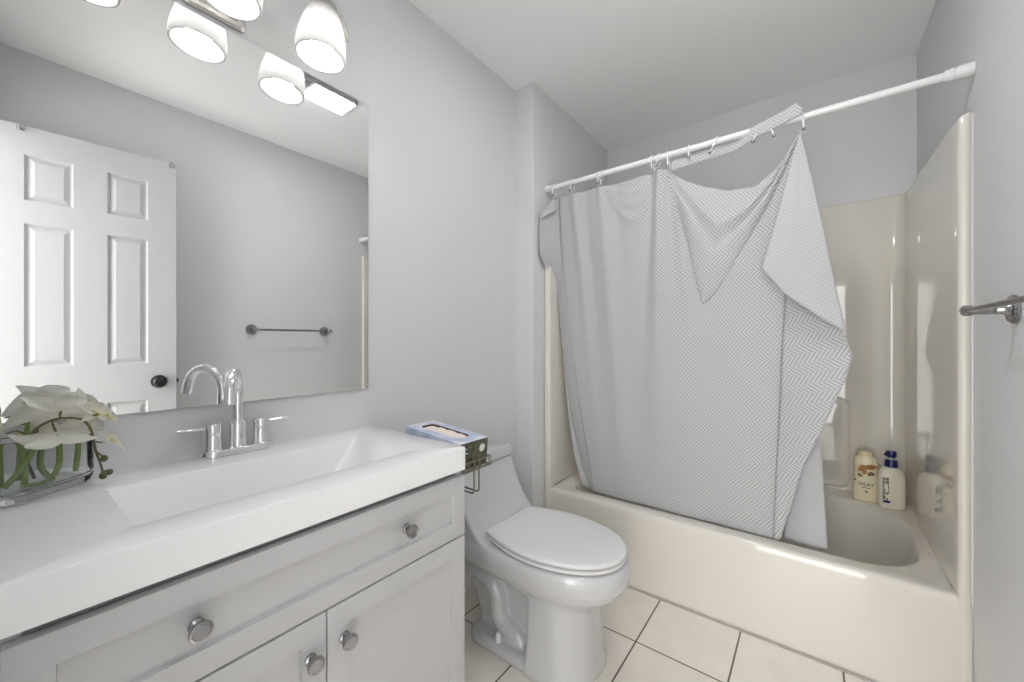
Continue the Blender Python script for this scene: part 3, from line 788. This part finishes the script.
# seat ring and lid
b = BM()
so = dict(x0=0.292, xc=0.49, x1=0.7555, hw=0.1815, hb=0.132)
rr = [egg(z=0.4000, inset=0.010, **so), egg(z=0.4005, inset=0.003, **so), egg(z=0.4025, inset=0.0, **so), egg(z=0.4105, inset=0.0, **so), egg(z=0.4128, inset=0.004, **so), egg(z=0.4130, inset=0.060, **so), egg(z=0.408, inset=0.066, **so), egg(z=0.3975, inset=0.064, **so)]
rows = loft(b, rr, False, False)
n = len(rows[0])
for i in range(n):
    j = (i + 1) % n; b.faces.new((rows[-1][i], rows[-1][j], rows[0][j], rows[0][i]))
obj('seat', b, M['seat'], toi)
b = BM()
lo = dict(x0=0.286, xc=0.49, x1=0.757, hw=0.1825, hb=0.134)
loft(b, [egg(z=0.4185, inset=0.010, **lo), egg(z=0.4190, inset=0.003, **lo), egg(z=0.4205, inset=0.0, **lo), egg(z=0.4275, inset=0.0, **lo), egg(z=0.4305, inset=0.003, **lo), egg(z=0.4320, inset=0.010, **lo), egg(z=0.4335, inset=0.05, **lo), egg(z=0.4345, inset=0.10, **lo)])
obj('lid', b, M['seat'], toi)
for s in (-1, 1):
    b = BM(); tube(b, [(0.284, TC + s * 0.075 - 0.024, 0.406), (0.284, TC + s * 0.075 + 0.024, 0.406)], 0.0095, 14)
    obj('hinge', b, M['seat'], toi)
    b = BM(); lathe(b, [(0.0125, 0.0), (0.0125, 0.022), (0.011, 0.030), (0.007, 0.034), (0.001, 0.0345)], (0.335, TC + s * 0.120, 0.033), n=20)
    obj('bolt_cap', b, M['seat'], toi)['label'] = 'small white bolt cap'

# ------------------------------------------------------------------ bathtub with its moulded surround
tubt = thing('bathtub', 'cream fiberglass bathtub with tall moulded wall surround', 'bathtub', (0.87, 2.15, 0))
TX0, TX1, TYF, TYB = P_AL + 0.0025, W - 0.0025, 1.7485, YB - 0.002
def zdeck(x, y): return 0.354 + 0.042 * sstep((y - 1.84) / 0.50)
b = BM()
def tr(i, z, r=0.004): return rrect(TX0 + 0.0, TX1 - 0.0, TYF + i, TYB, r, z, 10, 22)
def dz(off): return lambda x, y: zdeck(x, y) + off
rings = [tr(0.004, 0.0), tr(0.0, 0.05), tr(0.0, 0.20), tr(0.004, 0.325), tr(0.006, dz(-0.014)), tr(0.010, dz(-0.006)), tr(0.016, dz(-0.0015)), tr(0.026, dz(0.0))]
bi = (0.235, 1.545, 1.835, 2.385)
def br(i, z, r): return rrect(bi[0] + i, bi[1] - i * 1.0, bi[2] + i * 0.8, bi[3] - i * 0.8, r, z, 10, 22)
RR = [0.20, 0.25, 0.17, 0.065]
def rs(k): return [q + k for q in RR]
rings += [br(-0.016, dz(0.0), rs(0.012)), br(-0.006, dz(-0.003), rs(0.004)), br(0.0, dz(-0.010), RR), br(0.006, dz(-0.028), RR), br(0.030, dz(-0.12), RR), br(0.055, dz(-0.22), RR), br(0.080, dz(-0.265), RR), br(0.125, dz(-0.290), [max(q - 0.04, 0.05) for q in RR]), br(0.20, dz(-0.296), [0.08] * 4)]
loft(b, rings, True, True)
obj('basin', b, M['tub'], tubt, angle=50)
# surround: one moulded U with rounded corners, rolled front flanges and top edge
def plan(off):
    """inner face of the surround in plan, from the front left flange round to the front right; off = outward offset of the panel face"""
    xl, xr, yb_, yf = P_AL + 0.034 - off, W - 0.046 + off, YB - 0.022 + off, 1.7465
    pts = []
    def arc(cx, cy, r, a0, a1, n):
        for k in range(n + 1):
            a = a0 + (a1 - a0) * k / n; pts.append((cx + r * math.cos(a), cy + r * math.sin(a)))
    fr = 0.015
    pts.append((P_AL + 0.0025, yf + 0.004)); pts.append((P_AL + 0.005, yf))
    arc(xl - fr, yf + fr, fr, -PI / 2, 0, 6)
    pts.append((xl - 0.001, yf + 0.10)); pts.append((xl, 2.2))
    pts.append((xl, yb_ - 0.050)); arc(xl + 0.045, yb_ - 0.045, 0.045, PI, PI / 2, 8); pts.append((xl + 0.05, yb_))
    pts.append((0.6, yb_)); pts.append((1.1, yb_))
    pts.append((xr - 0.05, yb_)); arc(xr - 0.045, yb_ - 0.045, 0.045, PI / 2, 0, 8)
    pts.append((xr + 0.0002, yb_ - 0.050)); pts.append((xr + 0.004, 2.2)); pts.append((xr + 0.012, yf + 0.06)); pts.append((xr + 0.0135, yf + 0.02))
    arc(xr + 0.014 + fr, yf + fr, fr, PI, PI * 1.5, 6)
    pts.append((W - 0.007, yf + 0.003)); pts.append((W - 0.0045, yf + 0.008)); pts.append((W - 0.0025, yf + 0.016))
    pts = [(min(max(x, P_AL + 0.0025), W - 0.0025), min(y, YB - 0.002)) for x, y in pts]
    return pts
b = BM()
ZS = 1.800
rows = []
for off, z in ((0.0, 0.362), (0.0, 0.60), (0.0, 1.2), (0.0, ZS - 0.012), (0.003, ZS - 0.004), (0.010, ZS), (0.020, ZS + 0.0005)):
    rows.append([Vector((x, y, z)) for x, y in plan(off)])
loft(b, rows, closed=False)
sur = obj('surround', b, M['tub'], tubt, angle=50)
# flanges running down beside the apron
pl = plan(0.0)
for side in (0, 1):
    seg = pl[:9] if side == 0 else pl[-10:]
    xin = seg[-1][0] if side == 0 else seg[0][0]
    xo = P_AL + 0.0025 if side == 0 else W - 0.0025
    poly = [(x, y - 0.0006) for x, y in seg] + ([(xin, 1.80), (xo, 1.80)] if side == 0 else [(xo, 1.80), (xin, 1.80)])
    b = BM(); loft(b, [[Vector((x, y, z)) for x, y in poly] for z in (0.0005, 0.2, 0.37)])
    obj('flange', b, M['tub'], tubt)
# raised moulding on the back panel, bottle ledge below it
b = BM()
def mring(i, x): return [Vector((v.x, x, v.y)) for v in rrect(0.42 + i, 1.385 - i, 0.400 + i, 0.850 - i, 0.05, 0, 8, 8)]
loft(b, [mring(0.0, YB - 0.0225), mring(0.002, YB - 0.028), mring(0.010, YB - 0.033), mring(0.03, YB - 0.034)], False, True)
obj('back_moulding', b, M['tub'], tubt, angle=50)

# ------------------------------------------------------------------ bottles on the tub ledge
def bottle_rings(c, rz_, prof, n=28, pw=2.6):
    out = []
    for z, hx, hy in prof:
        ring = []
        for k in range(n):
            a = 2 * PI * k / n; ca, sa = math.cos(a), math.sin(a)
            x = hx * math.copysign(abs(ca) ** (2 / pw), ca); y = hy * math.copysign(abs(sa) ** (2 / pw), sa)
            ring.append(Vector((c[0] + x * math.cos(rz_) - y * math.sin(rz_), c[1] + x * math.sin(rz_) + y * math.cos(rz_), c[2] + z)))
        out.append(ring)
    return out
def text_bm(s, size, depth=0.0004):
    cu = bpy.data.curves.new('lettering', 'FONT'); cu.body = s; cu.size = size; cu.align_x = 'CENTER'; cu.align_y = 'CENTER'; cu.extrude = depth; cu.resolution_u = 3
    o = bpy.data.objects.new('lettering', cu); COL.objects.link(o)
    bpy.context.view_layer.update()
    me = bpy.data.meshes.new_from_object(o.evaluated_get(bpy.context.evaluated_depsgraph_get()))
    bm = BM(); bm.from_mesh(me)
    bpy.data.objects.remove(o); bpy.data.curves.remove(cu); bpy.data.meshes.remove(me)
    return bm
ZL = zdeck(1.43, 2.40)
oc = (1.432, 2.412, ZL + 0.0005); orz = -0.06
ol = thing('body_wash_bottle', 'cream flip cap body wash bottle with amber flower print on tub ledge', 'bottle', oc, orz)
oprof = [(0.0, 0.038, 0.020), (0.003, 0.043, 0.024), (0.015, 0.045, 0.025), (0.075, 0.0455, 0.025), (0.125, 0.0425, 0.0245), (0.145, 0.0405, 0.024), (0.165, 0.0435, 0.025), (0.180, 0.0440, 0.0245), (0.193, 0.040, 0.022), (0.200, 0.032, 0.020), (0.203, 0.028, 0.019)]
b = BM(); loft(b, bottle_rings(oc, orz, oprof)); obj('body', b, M['olay'], ol)
b = BM(); loft(b, bottle_rings((oc[0], oc[1], oc[2] + 0.2032), orz, [(0.0, 0.027, 0.0185), (0.012, 0.0265, 0.018), (0.020, 0.0250, 0.017), (0.0235, 0.018, 0.012), (0.0245, 0.004, 0.003)])); obj('cap', b, M['olay_cap'], ol)
OM = WORLD[ol.name]
def on_front(bm, x, z, y=-0.0252): bm.transform(OM @ Matrix.Translation((x, y, z)) @ Matrix.Rotation(PI / 2, 4, 'X')); return bm
for s, size, z in (('OLAY', 0.0215, 0.077),):
    obj('lettering', on_front(text_bm(s, size), 0.002, z), M['ink'], ol, smooth=False)
for px, w_ in ((-0.006, 0.007), (0.009, 0.006)):
    b = BM(); box(b, px - w_, px + w_, -0.0256, -0.0250, 0.0610, 0.0635); b.transform(OM); obj('printed_line', b, M['ink'], ol, smooth=False)
def blob(px, pz, rx, rz_, rot=0.0, pts=9, wob=0.25, seed=1):
    rnd = random.Random(seed); bm = BM()
    ring = []
    for k in range(pts * 2):
        a = 2 * PI * k / (pts * 2); q = 1 + wob * math.sin(a * 3 + seed) * 0.6 + rnd.uniform(-wob, wob) * 0.3
        x, z = rx * math.cos(a) * q, rz_ * math.sin(a) * q
        ring.append((px + x * math.cos(rot) - z * math.sin(rot), pz + x * math.sin(rot) + z * math.cos(rot)))
    loft(bm, [[Vector((x, 0, z)) for x, z in ring], [Vector((x, -0.0006, z)) for x, z in ring]])
    bm.transform(OM @ Matrix.Translation((0, -0.0250, 0)))
    return bm
b = BM()
for (px, pz, rx, rzz, rot, sd) in ((-0.010, 0.150, 0.021, 0.013, 0.5, 3), (0.012, 0.158, 0.022, 0.011, 0.1, 5), (0.022, 0.160, 0.015, 0.010, 0.2, 8), (-0.006, 0.136, 0.009, 0.015, 0.3, 2)):
    q = blob(px, pz, rx, rzz, rot, seed=sd); me_ = bpy.data.meshes.new('t'); q.to_mesh(me_); b.from_mesh(me_); q.free(); bpy.data.meshes.remove(me_)
obj('flower_print', b, M['amber'], ol)['label'] = 'amber flower print'
for (px, pz, rx, rzz, rot, sd) in ((0.018, 0.128, 0.013, 0.009, 0.5, 4), (-0.019, 0.117, 0.010, 0.006, -0.6, 7), (-0.036, 0.094, 0.004, 0.004, 0, 9), (0.002, 0.045, 0.005, 0.004, 0, 6)):
    obj('seed_print', blob(px, pz, rx, rzz, rot, seed=sd), M['brown_print'], ol)['label'] = 'brown seed print'

pc = (1.512, 2.370, zdeck(1.512, 2.36) + 0.0005); prz = 0.30
pb = thing('pump_bottle', 'ivory lotion bottle with navy pump in tub corner', 'bottle', pc, prz)
pprof = [(0.0, 0.040, 0.024), (0.003, 0.044, 0.028), (0.02, 0.0455, 0.030), (0.08, 0.0465, 0.0305), (0.13, 0.0455, 0.029), (0.155, 0.0425, 0.026), (0.168, 0.036, 0.022), (0.176, 0.024, 0.018), (0.179, 0.016, 0.015)]
b = BM(); loft(b, bottle_rings(pc, prz, pprof)); obj('body', b, M['pump_bottle'], pb)
b = BM(); lathe(b, [(0.0215, 0.1785), (0.0205, 0.204), (0.0185, 0.2085), (0.009, 0.209)], pc, n=24)
obj('collar', b, M['navy'], pb)
b = BM(); lathe(b, [(0.0065, 0.2085), (0.0065, 0.228)], pc, n=14); obj('pump_stem', b, M['logo_white'], pb)
b = BM(); lathe(b, [(0.014, 0.220), (0.0175, 0.226), (0.0185, 0.243), (0.016, 0.247), (0.003, 0.2475)], pc, n=20)
PM = WORLD[pb.name]
q = BM(); tube(q, [(0, 0, 0.238), (-0.018, -0.012, 0.238), (-0.030, -0.018, 0.233)], [0.008, 0.007, 0.005], 10); q.transform(PM); me_ = bpy.data.meshes.new('t'); q.to_mesh(me_); b.from_mesh(me_); q.free(); bpy.data.meshes.remove(me_)
obj('pump_head', b, M['navy'], pb)
b = BM(); rnd = random.Random(3)
for col in range(4):
    z = 0.135
    while z > 0.045:
        ln = rnd.uniform(0.006, 0.016) * (1.3 if col == 0 else 1)
        if rnd.random() < 0.85: box(b, -0.039 + col * 0.0055, -0.039 + col * 0.0055 + (0.0036 if col in (0, 2) else 0.002), -0.0296 + (0.0058, 0.0022, 0.0008, 0.0)[col], -0.0240, z - ln, z)
        z -= ln + 0.003
b.transform(PM); obj('printed_marks', b, M['ink'], pb, smooth=False)
b = BM(); box(b, -0.038, -0.016, -0.0303, -0.0230, 0.028, 0.037); b.transform(PM); obj('label_band', b, M['navy'], pb)

# ------------------------------------------------------------------ curtain rod, rings, curtain
RL, RRt = Vector((P_AL + 0.001, 1.770, 1.929)), Vector((W - 0.001, 1.747, 1.926))
def rodp(x):
    return RL + (RRt - RL) * ((x - RL.x) / (RRt.x - RL.x))
rod = thing('shower_rod', 'white tension shower rod spanning above the bathtub', 'rod', tuple(RL))
b = BM(); tube(b, [RL + Vector((0.01, 0, 0)), rodp(0.8), RRt - Vector((0.02, 0, 0))], 0.0125, 18); obj('tube', b, M['rod'], rod)
axr = (RRt - RL).normalized()
b = BM(); lathe(b, [(0.019, 0.0), (0.019, 0.012), (0.0155, 0.018), (0.0145, 0.03), (0.0125, 0.031)], RL, axr, 22); obj('end_cap', b, M['rod'], rod)
b = BM(); lathe(b, [(0.0195, 0.0), (0.0195, 0.030), (0.0175, 0.034), (0.0165, 0.036), (0.0165, 0.040), (0.0185, 0.042), (0.0185, 0.048), (0.0165, 0.050), (0.0160, 0.060), (0.0125, 0.061)], RRt, -axr, 22); obj('end_cap', b, M['rod'], rod)

ring_specs = [
    (0.160, 0.4, 0.050, 'curtain ring nearest left wall above the folded corner'), (0.272, 0.1, 0.050, 'second curtain ring from the left wall'),
    (0.417, 0.2, 0.050, 'curtain ring third from left wall, paired with empty one'), (0.438, -0.5, 0.030, 'empty curtain ring leaning beside the third ring'),
    (0.672, 0.25, 0.052, 'left ring of the cluster holding the bunched fabric'), (0.706, -0.3, 0.044, 'middle ring of the cluster holding the bunched fabric'),
    (0.742, 0.2, 0.058, 'right ring of the cluster holding the bunched fabric'), (0.829, 0.1, 0.046, 'ring on header strip just right of the bunched cluster'),
    (0.935, -0.7, 0.050, 'tilted ring at middle of the header strip'), (1.080, -0.6, 0.052, 'left ring of the pair where strip crosses rod'),
    (1.108, 0.6, 0.052, 'right ring of the pair where strip crosses rod'), (1.212, 0.1, 0.056, 'last curtain ring on right holding the hanging corner')]
for i, (x, tilt, drop, lab) in enumerate(ring_specs):
    c = rodp(x)
    t = thing('curtain_ring', lab, 'curtain ring', tuple(c), group='curtain rings on the shower rod')
    tx = math.tan(tilt) * 0.55
    pts = []
    for k in range(21):
        a = math.radians(-55 + 290 * k / 20)
        rz_ = 0.0165
        pts.append(c + Vector((0, math.cos(a) * rz_, math.sin(a) * rz_ + 0.0005)))
    lo_f = c + Vector((tx * drop, -0.024, -drop)); lo_b = c + Vector((tx * drop, 0.010, -drop))
    path = [lo_f + Vector((0, 0.009, -0.006)), lo_f, c + Vector((tx * 0.018, -0.0165, -0.018))][::1]
    full = [lo_f + Vector((0, 0.010, -0.004)), lo_f + Vector((0, -0.001, 0.003)), c + Vector((tx * 0.02, -0.0172, -0.016))] + [c + Vector((0, math.cos(math.radians(a)) * -0.0168, math.sin(math.radians(a)) * 0.0168)) for a in range(0, 181, 15)] + [c + Vector((tx * 0.02, 0.0172, -0.016)), lo_b + Vector((0, 0.001, 0.006))]
    b = BM(); tube(b, smooth_path(full, 3), 0.0027, 8)
    obj('hook', b, M['ring_plastic'], t)
    if drop > 0.035:
        b = BM(); bmesh.ops.create_uvsphere(b, u_segments=12, v_segments=8, radius=0.0062, matrix=Matrix.Translation(lo_f + Vector((0, -0.004, 0.001))))
        obj('metal_stud', b, M['knob'], t)['label'] = 'grey metal stud'

cur = thing('shower_curtain', 'grey and white herringbone shower curtain, right half bunched and hanging askew', 'shower curtain', (0.68, 1.80, 0.34))
def ylean(z): return 1.775 + (1.92 - z) / 1.56 * 0.076

def sheet(name, grid, mat, uv=None, label=None, thick=0.0009):
    """grid[i][j] of points -> cloth mesh with uv (metres along the cloth); small real thickness"""
    ni, nj = len(grid), len(grid[0])
    inv = root_matrix(cur).inverted()
    me = bpy.data.meshes.new(name)
    V = [inv @ Vector(p) for row in grid for p in row]
    F = [(i * nj + j, (i + 1) * nj + j, (i + 1) * nj + j + 1, i * nj + j + 1) for i in range(ni - 1) for j in range(nj - 1)]
    me.from_pydata([tuple(v) for v in V], [], F)
    if uv is None:
        uv = [[(0, 0)] * nj for _ in range(ni)]
        for i in range(ni):
            for j in range(nj):
                uu = uv[i - 1][j][0] + (Vector(grid[i][j]) - Vector(grid[i - 1][j])).length if i else 0
                vv = uv[i][j - 1][1] - (Vector(grid[i][j]) - Vector(grid[i][j - 1])).length if j else 0
                uv[i] = uv[i][:j] + [(uu, vv)] + uv[i][j + 1:]
    lay = me.uv_layers.new(name='UVMap')
    for p in me.polygons:
        for li in p.loop_indices:
            vi = me.loops[li].vertex_index
            lay.data[li].uv = uv[vi // nj][vi % nj]
    me.materials.append(mat)
    for p in me.polygons: p.use_smooth = True
    o = bpy.data.objects.new(name, me); COL.objects.link(o); o.parent = cur
    so_ = o.modifiers.new('thickness', 'SOLIDIFY'); so_.thickness = thick; so_.offset = 0
    if label: o['label'] = label
    return o

TOP = [(0.190, 1.873), (0.282, 1.876), (0.418, 1.873), (0.544, 1.871), (0.66, 1.878), (0.721, 1.880), (0.754, 1.85), (0.807, 1.795), (0.885, 1.745), (0.976, 1.710), (1.062, 1.705), (1.127, 1.760), (1.167, 1.825), (1.197, 1.878)]
LEFT = [(0.190, 1.873), (0.187, 1.81), (0.198, 1.549), (0.225, 1.234), (0.274, 0.819), (0.324, 0.514), (0.348, 0.349)]
SEAM = [(1.197, 1.878), (1.157, 1.297), (1.147, 1.089), (1.137, 0.82), (1.126, 0.584), (1.119, 0.340)]
def gauss(t, w): return math.exp(-(t / w) ** 2)
# long soft pleats that start at the rings and die out toward the tub: (x at top, x at bottom, half width top, half width bottom, depth, z reach)
PLEATS = [(0.272, 0.40, 0.018, 0.045, 0.016, 0.25), (0.335, 0.45, 0.020, 0.05, -0.012, 0.4), (0.418, 0.52, 0.020, 0.05, 0.016, 0.3), (0.500, 0.58, 0.025, 0.05, -0.012, 0.5),
          (0.700, 0.66, 0.016, 0.08, 0.030, 0.2), (0.735, 0.80, 0.014, 0.07, 0.022, 0.3), (0.665, 0.58, 0.016, 0.06, -0.014, 0.6), (0.765, 0.90, 0.016, 0.07, -0.014, 0.5),
          (1.02, 1.00, 0.05, 0.06, 0.010, 0.0)]
def pleat(x, z):
    d = 0.0
    q = (1.88 - z) / 1.54
    for xt, xb, wt, wb, dep, reach in PLEATS:
        xc = xt + (xb - xt) * q; w = wt + (wb - wt) * q
        fade = 1.0 if z > 1.5 else max(0.18, (z - reach) / (1.5 - reach)) if z > reach else 0.18
        d += 0.72 * dep * gauss(x - xc, w) * fade
    # sagging scallop between the third ring and the bunched cluster
    for k, (dp, ww) in enumerate(((0.062, 0.016), (0.115, 0.018), (0.18, 0.024))):
        s = (x - 0.430) / (0.690 - 0.430)
        if 0 < s < 1:
            sag = 1.872 - dp * (math.sin(PI * s ** 1.25) ** 0.8)
            d += 0.010 * gauss(z - sag, ww) * math.sin(PI * s)
    return d
NI, NJ = 150, 130
grid, uvg = [], []
for i in range(NI + 1):
    s = i / NI
    tp, bt = interp(TOP, s), None
    row, uvr = [], []
    for j in range(NJ + 1):
        t = j / NJ
        l, r = interp(LEFT, t), interp(SEAM, t)
        # Coons patch
        bx_, bz_ = LEFT[-1][0] + (SEAM[-1][0] - LEFT[-1][0]) * s, LEFT[-1][1] + (SEAM[-1][1] - LEFT[-1][1]) * s
        cx_ = (1 - t) * tp[0] + t * bx_ + (1 - s) * l[0] + s * r[0] - ((1 - s) * (1 - t) * TOP[0][0] + s * (1 - t) * TOP[-1][0] + (1 - s) * t * LEFT[-1][0] + s * t * SEAM[-1][0])
        cz_ = (1 - t) * tp[1] + t * bz_ + (1 - s) * l[1] + s * r[1] - ((1 - s) * (1 - t) * TOP[0][1] + s * (1 - t) * TOP[-1][1] + (1 - s) * t * LEFT[-1][1] + s * t * SEAM[-1][1])
        y = ylean(cz_) - pleat(cx_, cz_) + 0.003
        y += 0.0025 * math.sin(cx_ * 21 + cz_ * 1.3) * min(1, t * 3)
        row.append((cx_, y, cz_))
        uvr.append((cx_ * 1.12 + 0.30 * max(0, 0.62 - cx_) ** 2 * -1.6 + pleat(cx_, cz_) * 0.5, cz_))
    grid.append(row); uvg.append(uvr)
sheet('main_panel', grid, M['cloth'], uvg)

def ruled(A, B, n, m, yA, yB, bulge=0.0):
    """cloth between two (x,z) polylines with depth functions; n along the curves, m across"""
    g = []
    for i in range(n + 1):
        a, c = interp(A, i / n), interp(B, i / n)
        row = []
        for j in range(m + 1):
            k = j / m
            x, z = a[0] + (c[0] - a[0]) * k, a[1] + (c[1] - a[1]) * k
            row.append((x, yA(*a) * (1 - k) + yB(*c) * k - bulge * math.sin(PI * k) , z))
        g.append(row)
    return g
# left edge: a turned-back strip and the pale reverse edge behind it
LO = [(0.134, 1.790), (0.128, 1.713), (0.128, 1.643), (0.130, 1.559), (0.140, 1.46), (0.152, 1.303), (0.178, 0.996), (0.224, 0.679), (0.267, 0.488), (0.316, 0.350)]
LI = [(0.190, 1.872), (0.187, 1.80), (0.194, 1.66), (0.198, 1.549), (0.210, 1.40), (0.225, 1.234), (0.250, 1.02), (0.286, 0.74), (0.324, 0.514), (0.348, 0.349)]
def ylo(x, z):
    q = sstep((z - 1.42) / 0.16)
    return (ylean(z) + 0.022) * (1 - q) + 1.683 * q
g = ruled(LI, LO, 60, 8, lambda x, z: ylean(z) + 0.002, ylo)
sheet('turned_edge', g, M['cloth'], [[(0.02 * 1 + p[0] * 2.2, p[2]) for p in row] for row in g])
LE = [(0.152, 1.40), (0.152, 1.294), (0.160, 0.994), (0.187, 0.697), (0.213, 0.51), (0.256, 0.352)]
LE2 = [(0.140, 1.46), (0.152, 1.303), (0.178, 0.996), (0.224, 0.679), (0.267, 0.488), (0.316, 0.350)]
g = ruled(LE2, LE, 40, 5, lambda x, z: ylean(z) + 0.023, lambda x, z: ylean(z) + 0.050)
sheet('liner_edge', g, M['liner'], label='plain white lining edge')
# small triangle folded over at the top left corner
A, Bq, Cq = Vector((0.166, 1.762, 1.874)), Vector((0.194, 1.745, 1.800)), Vector((0.132, 1.672, 1.742))
g = [[A + (Bq - A) * (i / 10) + (Cq - Bq) * ((i / 10) * (j / 8)) + Vector((0, -0.004 * math.sin(PI * j / 8) * i / 10, 0)) for j in range(9)] for i in range(11)]
sheet('corner_fold', g, M['cloth_back'], label='pale folded-over corner')

# swag: the slack that droops between the bunched cluster and the raised right corner
SWT = [(0.735, 1.876), (0.754, 1.856), (0.807, 1.808), (0.885, 1.764), (0.976, 1.727), (1.062, 1.722), (1.127, 1.771), (1.167, 1.832), (1.198, 1.886)]
SWB = [(0.738, 1.862), (0.772, 1.707), (0.811, 1.552), (0.841, 1.402), (0.868, 1.279), (0.911, 1.314), (0.97, 1.405), (1.029, 1.507), (1.096, 1.629), (1.152, 1.749), (1.197, 1.868)]
g, uvs = [], []
NS, MS = 90, 44
for i in range(NS + 1):
    s = i / NS
    a = interp(SWT, s); c = interp(SWB, s)
    row, ur = [], []
    for j in range(MS + 1):
        k = j / MS
        x, z = a[0] + (c[0] - a[0]) * k, a[1] + (c[1] - a[1]) * k
        y = ylean(z) + 0.003 - (0.0022 + 0.003 * math.sin(PI * k)) - pleat(x, z) * (1.0 - 0.4 * math.sin(PI * k)) - 0.016 * math.sin(PI * min(1, k * 1.0)) * math.sin(PI * s) ** 0.7
        # creases running down from both hanging points
        y -= 0.010 * gauss(k - 0.20 - 0.10 * math.sin(PI * s), 0.06) * math.sin(PI * s)
        y += 0.009 * gauss(k - 0.46, 0.07) * math.sin(PI * s)
        y -= 0.008 * gauss(x - 0.985, 0.012) * gauss(k - 0.35, 0.22)
        row.append((x, y, z)); ur.append((x * 1.05 + 0.35 * (z - 1.5) * (x - 0.93), z + 0.55 * (x - 0.93) ** 2 * (1 if x > 0.93 else -0.4)))
    g.append(row); uvs.append(ur)
sheet('swag', g, M['cloth'], uvs)

# raised corner falling back over itself: pale reverse side
FL = [(1.201, 1.873), (1.166, 1.703), (1.13, 1.538), (1.089, 1.390), (1.12, 1.346), (1.157, 1.293)]
FR = [(1.205, 1.873), (1.238, 1.685), (1.271, 1.49), (1.308, 1.263), (1.331, 1.146), (1.331, 1.144)]
def yfl(x, z): return 1.748 - 0.05 * sstep((1.873 - z) / 0.35)
g = []
FLB = [(1.089, 1.390), (1.120, 1.346), (1.159, 1.291), (1.218, 1.237), (1.274, 1.189), (1.331, 1.144)]
NF = 50
for i in range(NF + 1):
    t = i / NF
    l, r = interp(FL[:4], t), interp(FR[:5], t)
    row = []
    for j in range(25):
        k = j / 24
        bl = interp(FLB, k)
        x = l[0] + (r[0] - l[0]) * k; z = l[1] + (r[1] - l[1]) * k
        sx = FLB[0][0] + (FLB[-1][0] - FLB[0][0]) * k; sz = FLB[0][1] + (FLB[-1][1] - FLB[0][1]) * k
        x += (bl[0] - sx) * t ** 3; z += (bl[1] - sz) * t ** 3
        y = yfl(x, z) - 0.014 * math.sin(PI * k) * t - 0.010 * gauss(k - 0.3, 0.12) * t
        row.append((x, y, z))
    g.append(row)
sheet('folded_flap', g, M['cloth_back'], [[(p[0] * 1.1 + 0.25 * p[2], p[2] * 1.02 - 0.28 * p[0]) for p in row] for row in g], label='pale reverse side folded over')
# lower right edge below the flap, patterned side out
LL = [(1.150, 1.345), (1.158, 1.290), (1.148, 1.09), (1.138, 0.825), (1.128, 0.593), (1.120, 0.352)]
LR = [(1.305, 1.205), (1.346, 1.072), (1.328, 0.995), (1.266, 0.813), (1.211, 0.658), (1.175, 0.492), (1.140, 0.356)]
def yll(x, z): return ylean(z) - 0.018
def ylr(x, z): return ylean(z) - 0.018 - 0.070 * sstep((z - 0.42) / 0.55)
g = ruled(LL, LR, 70, 16, yll, ylr, 0.006)
a_ = math.radians(-16)
sheet('lower_edge', g, M['cloth'], [[(p[0] * math.cos(a_) * 1.1 - p[2] * math.sin(a_), p[0] * math.sin(a_) + p[2] * math.cos(a_)) for p in row] for row in g])
# the cloth continuing behind it, reverse side
IL = [(1.165, 0.95), (1.160, 0.80), (1.150, 0.60), (1.150, 0.345)]
IR = [(1.235, 0.95), (1.255, 0.80), (1.268, 0.68), (1.285, 0.345)]
g = ruled(IL, IR, 40, 20, lambda x, z: ylean(z) + 0.030, lambda x, z: ylean(z) + 0.016, 0.012)
sheet('inner_edge', g, M['cloth_back'], [[(p[0] * 1.2, p[2]) for p in row] for row in g], label='pale reverse side at bottom right')
# header strip still on the right hand rings
ST_LO = [(0.748, 1.862), (0.866, 1.870), (0.977, 1.872), (1.063, 1.889), (1.143, 1.909), (1.212, 1.930)]
ST_UP = [(0.752, 1.912), (0.867, 1.920), (0.977, 1.926), (1.063, 1.936), (1.115, 1.950), (1.158, 1.962), (1.194, 1.978), (1.213, 1.950)]
def yst(x, z): return rodp(x).y + 0.017 - 0.036 * sstep((x - 0.98) / 0.10)
g = ruled(ST_LO, ST_UP, 60, 8, yst, yst, 0.004)
sheet('header_strip', g, M['cloth'], [[(p[2] * 1.2 + p[0] * 0.1, p[0]) for p in row] for row in g])

# ------------------------------------------------------------------ towel bar on the right wall
TBZ = 1.197
tw = thing('towel_bar', 'dark metal towel bar on the right wall', 'towel bar', (W, 1.23, TBZ))
b = BM(); tube(b, [(W - 0.077, 0.968, TBZ), (W - 0.077, 1.2, TBZ), (W - 0.077, 1.457, TBZ)], 0.0066, 14)
obj('bar', b, M['dark_steel'], tw)
for y in (0.978, 1.449):
    b = BM(); lathe(b, [(0.034, 0.0008), (0.034, 0.006), (0.030, 0.010), (0.025, 0.008), (0.018, 0.010), (0.0105, 0.022), (0.0105, 0.066), (0.0130, 0.070), (0.0130, 0.083), (0.008, 0.087)], (W, y, TBZ), (-1, 0, 0), 28)
    obj('post', b, M['knob'], tw)
for y, s in ((0.968, -1), (1.457, 1)):
    b = BM(); lathe(b, [(0.0078, 0.0), (0.0092, 0.001), (0.0096, 0.006), (0.0075, 0.010), (0.002, 0.011)], (W - 0.077, y, TBZ), (0, s, 0), 16)
    obj('finial', b, M['dark_steel'], tw)
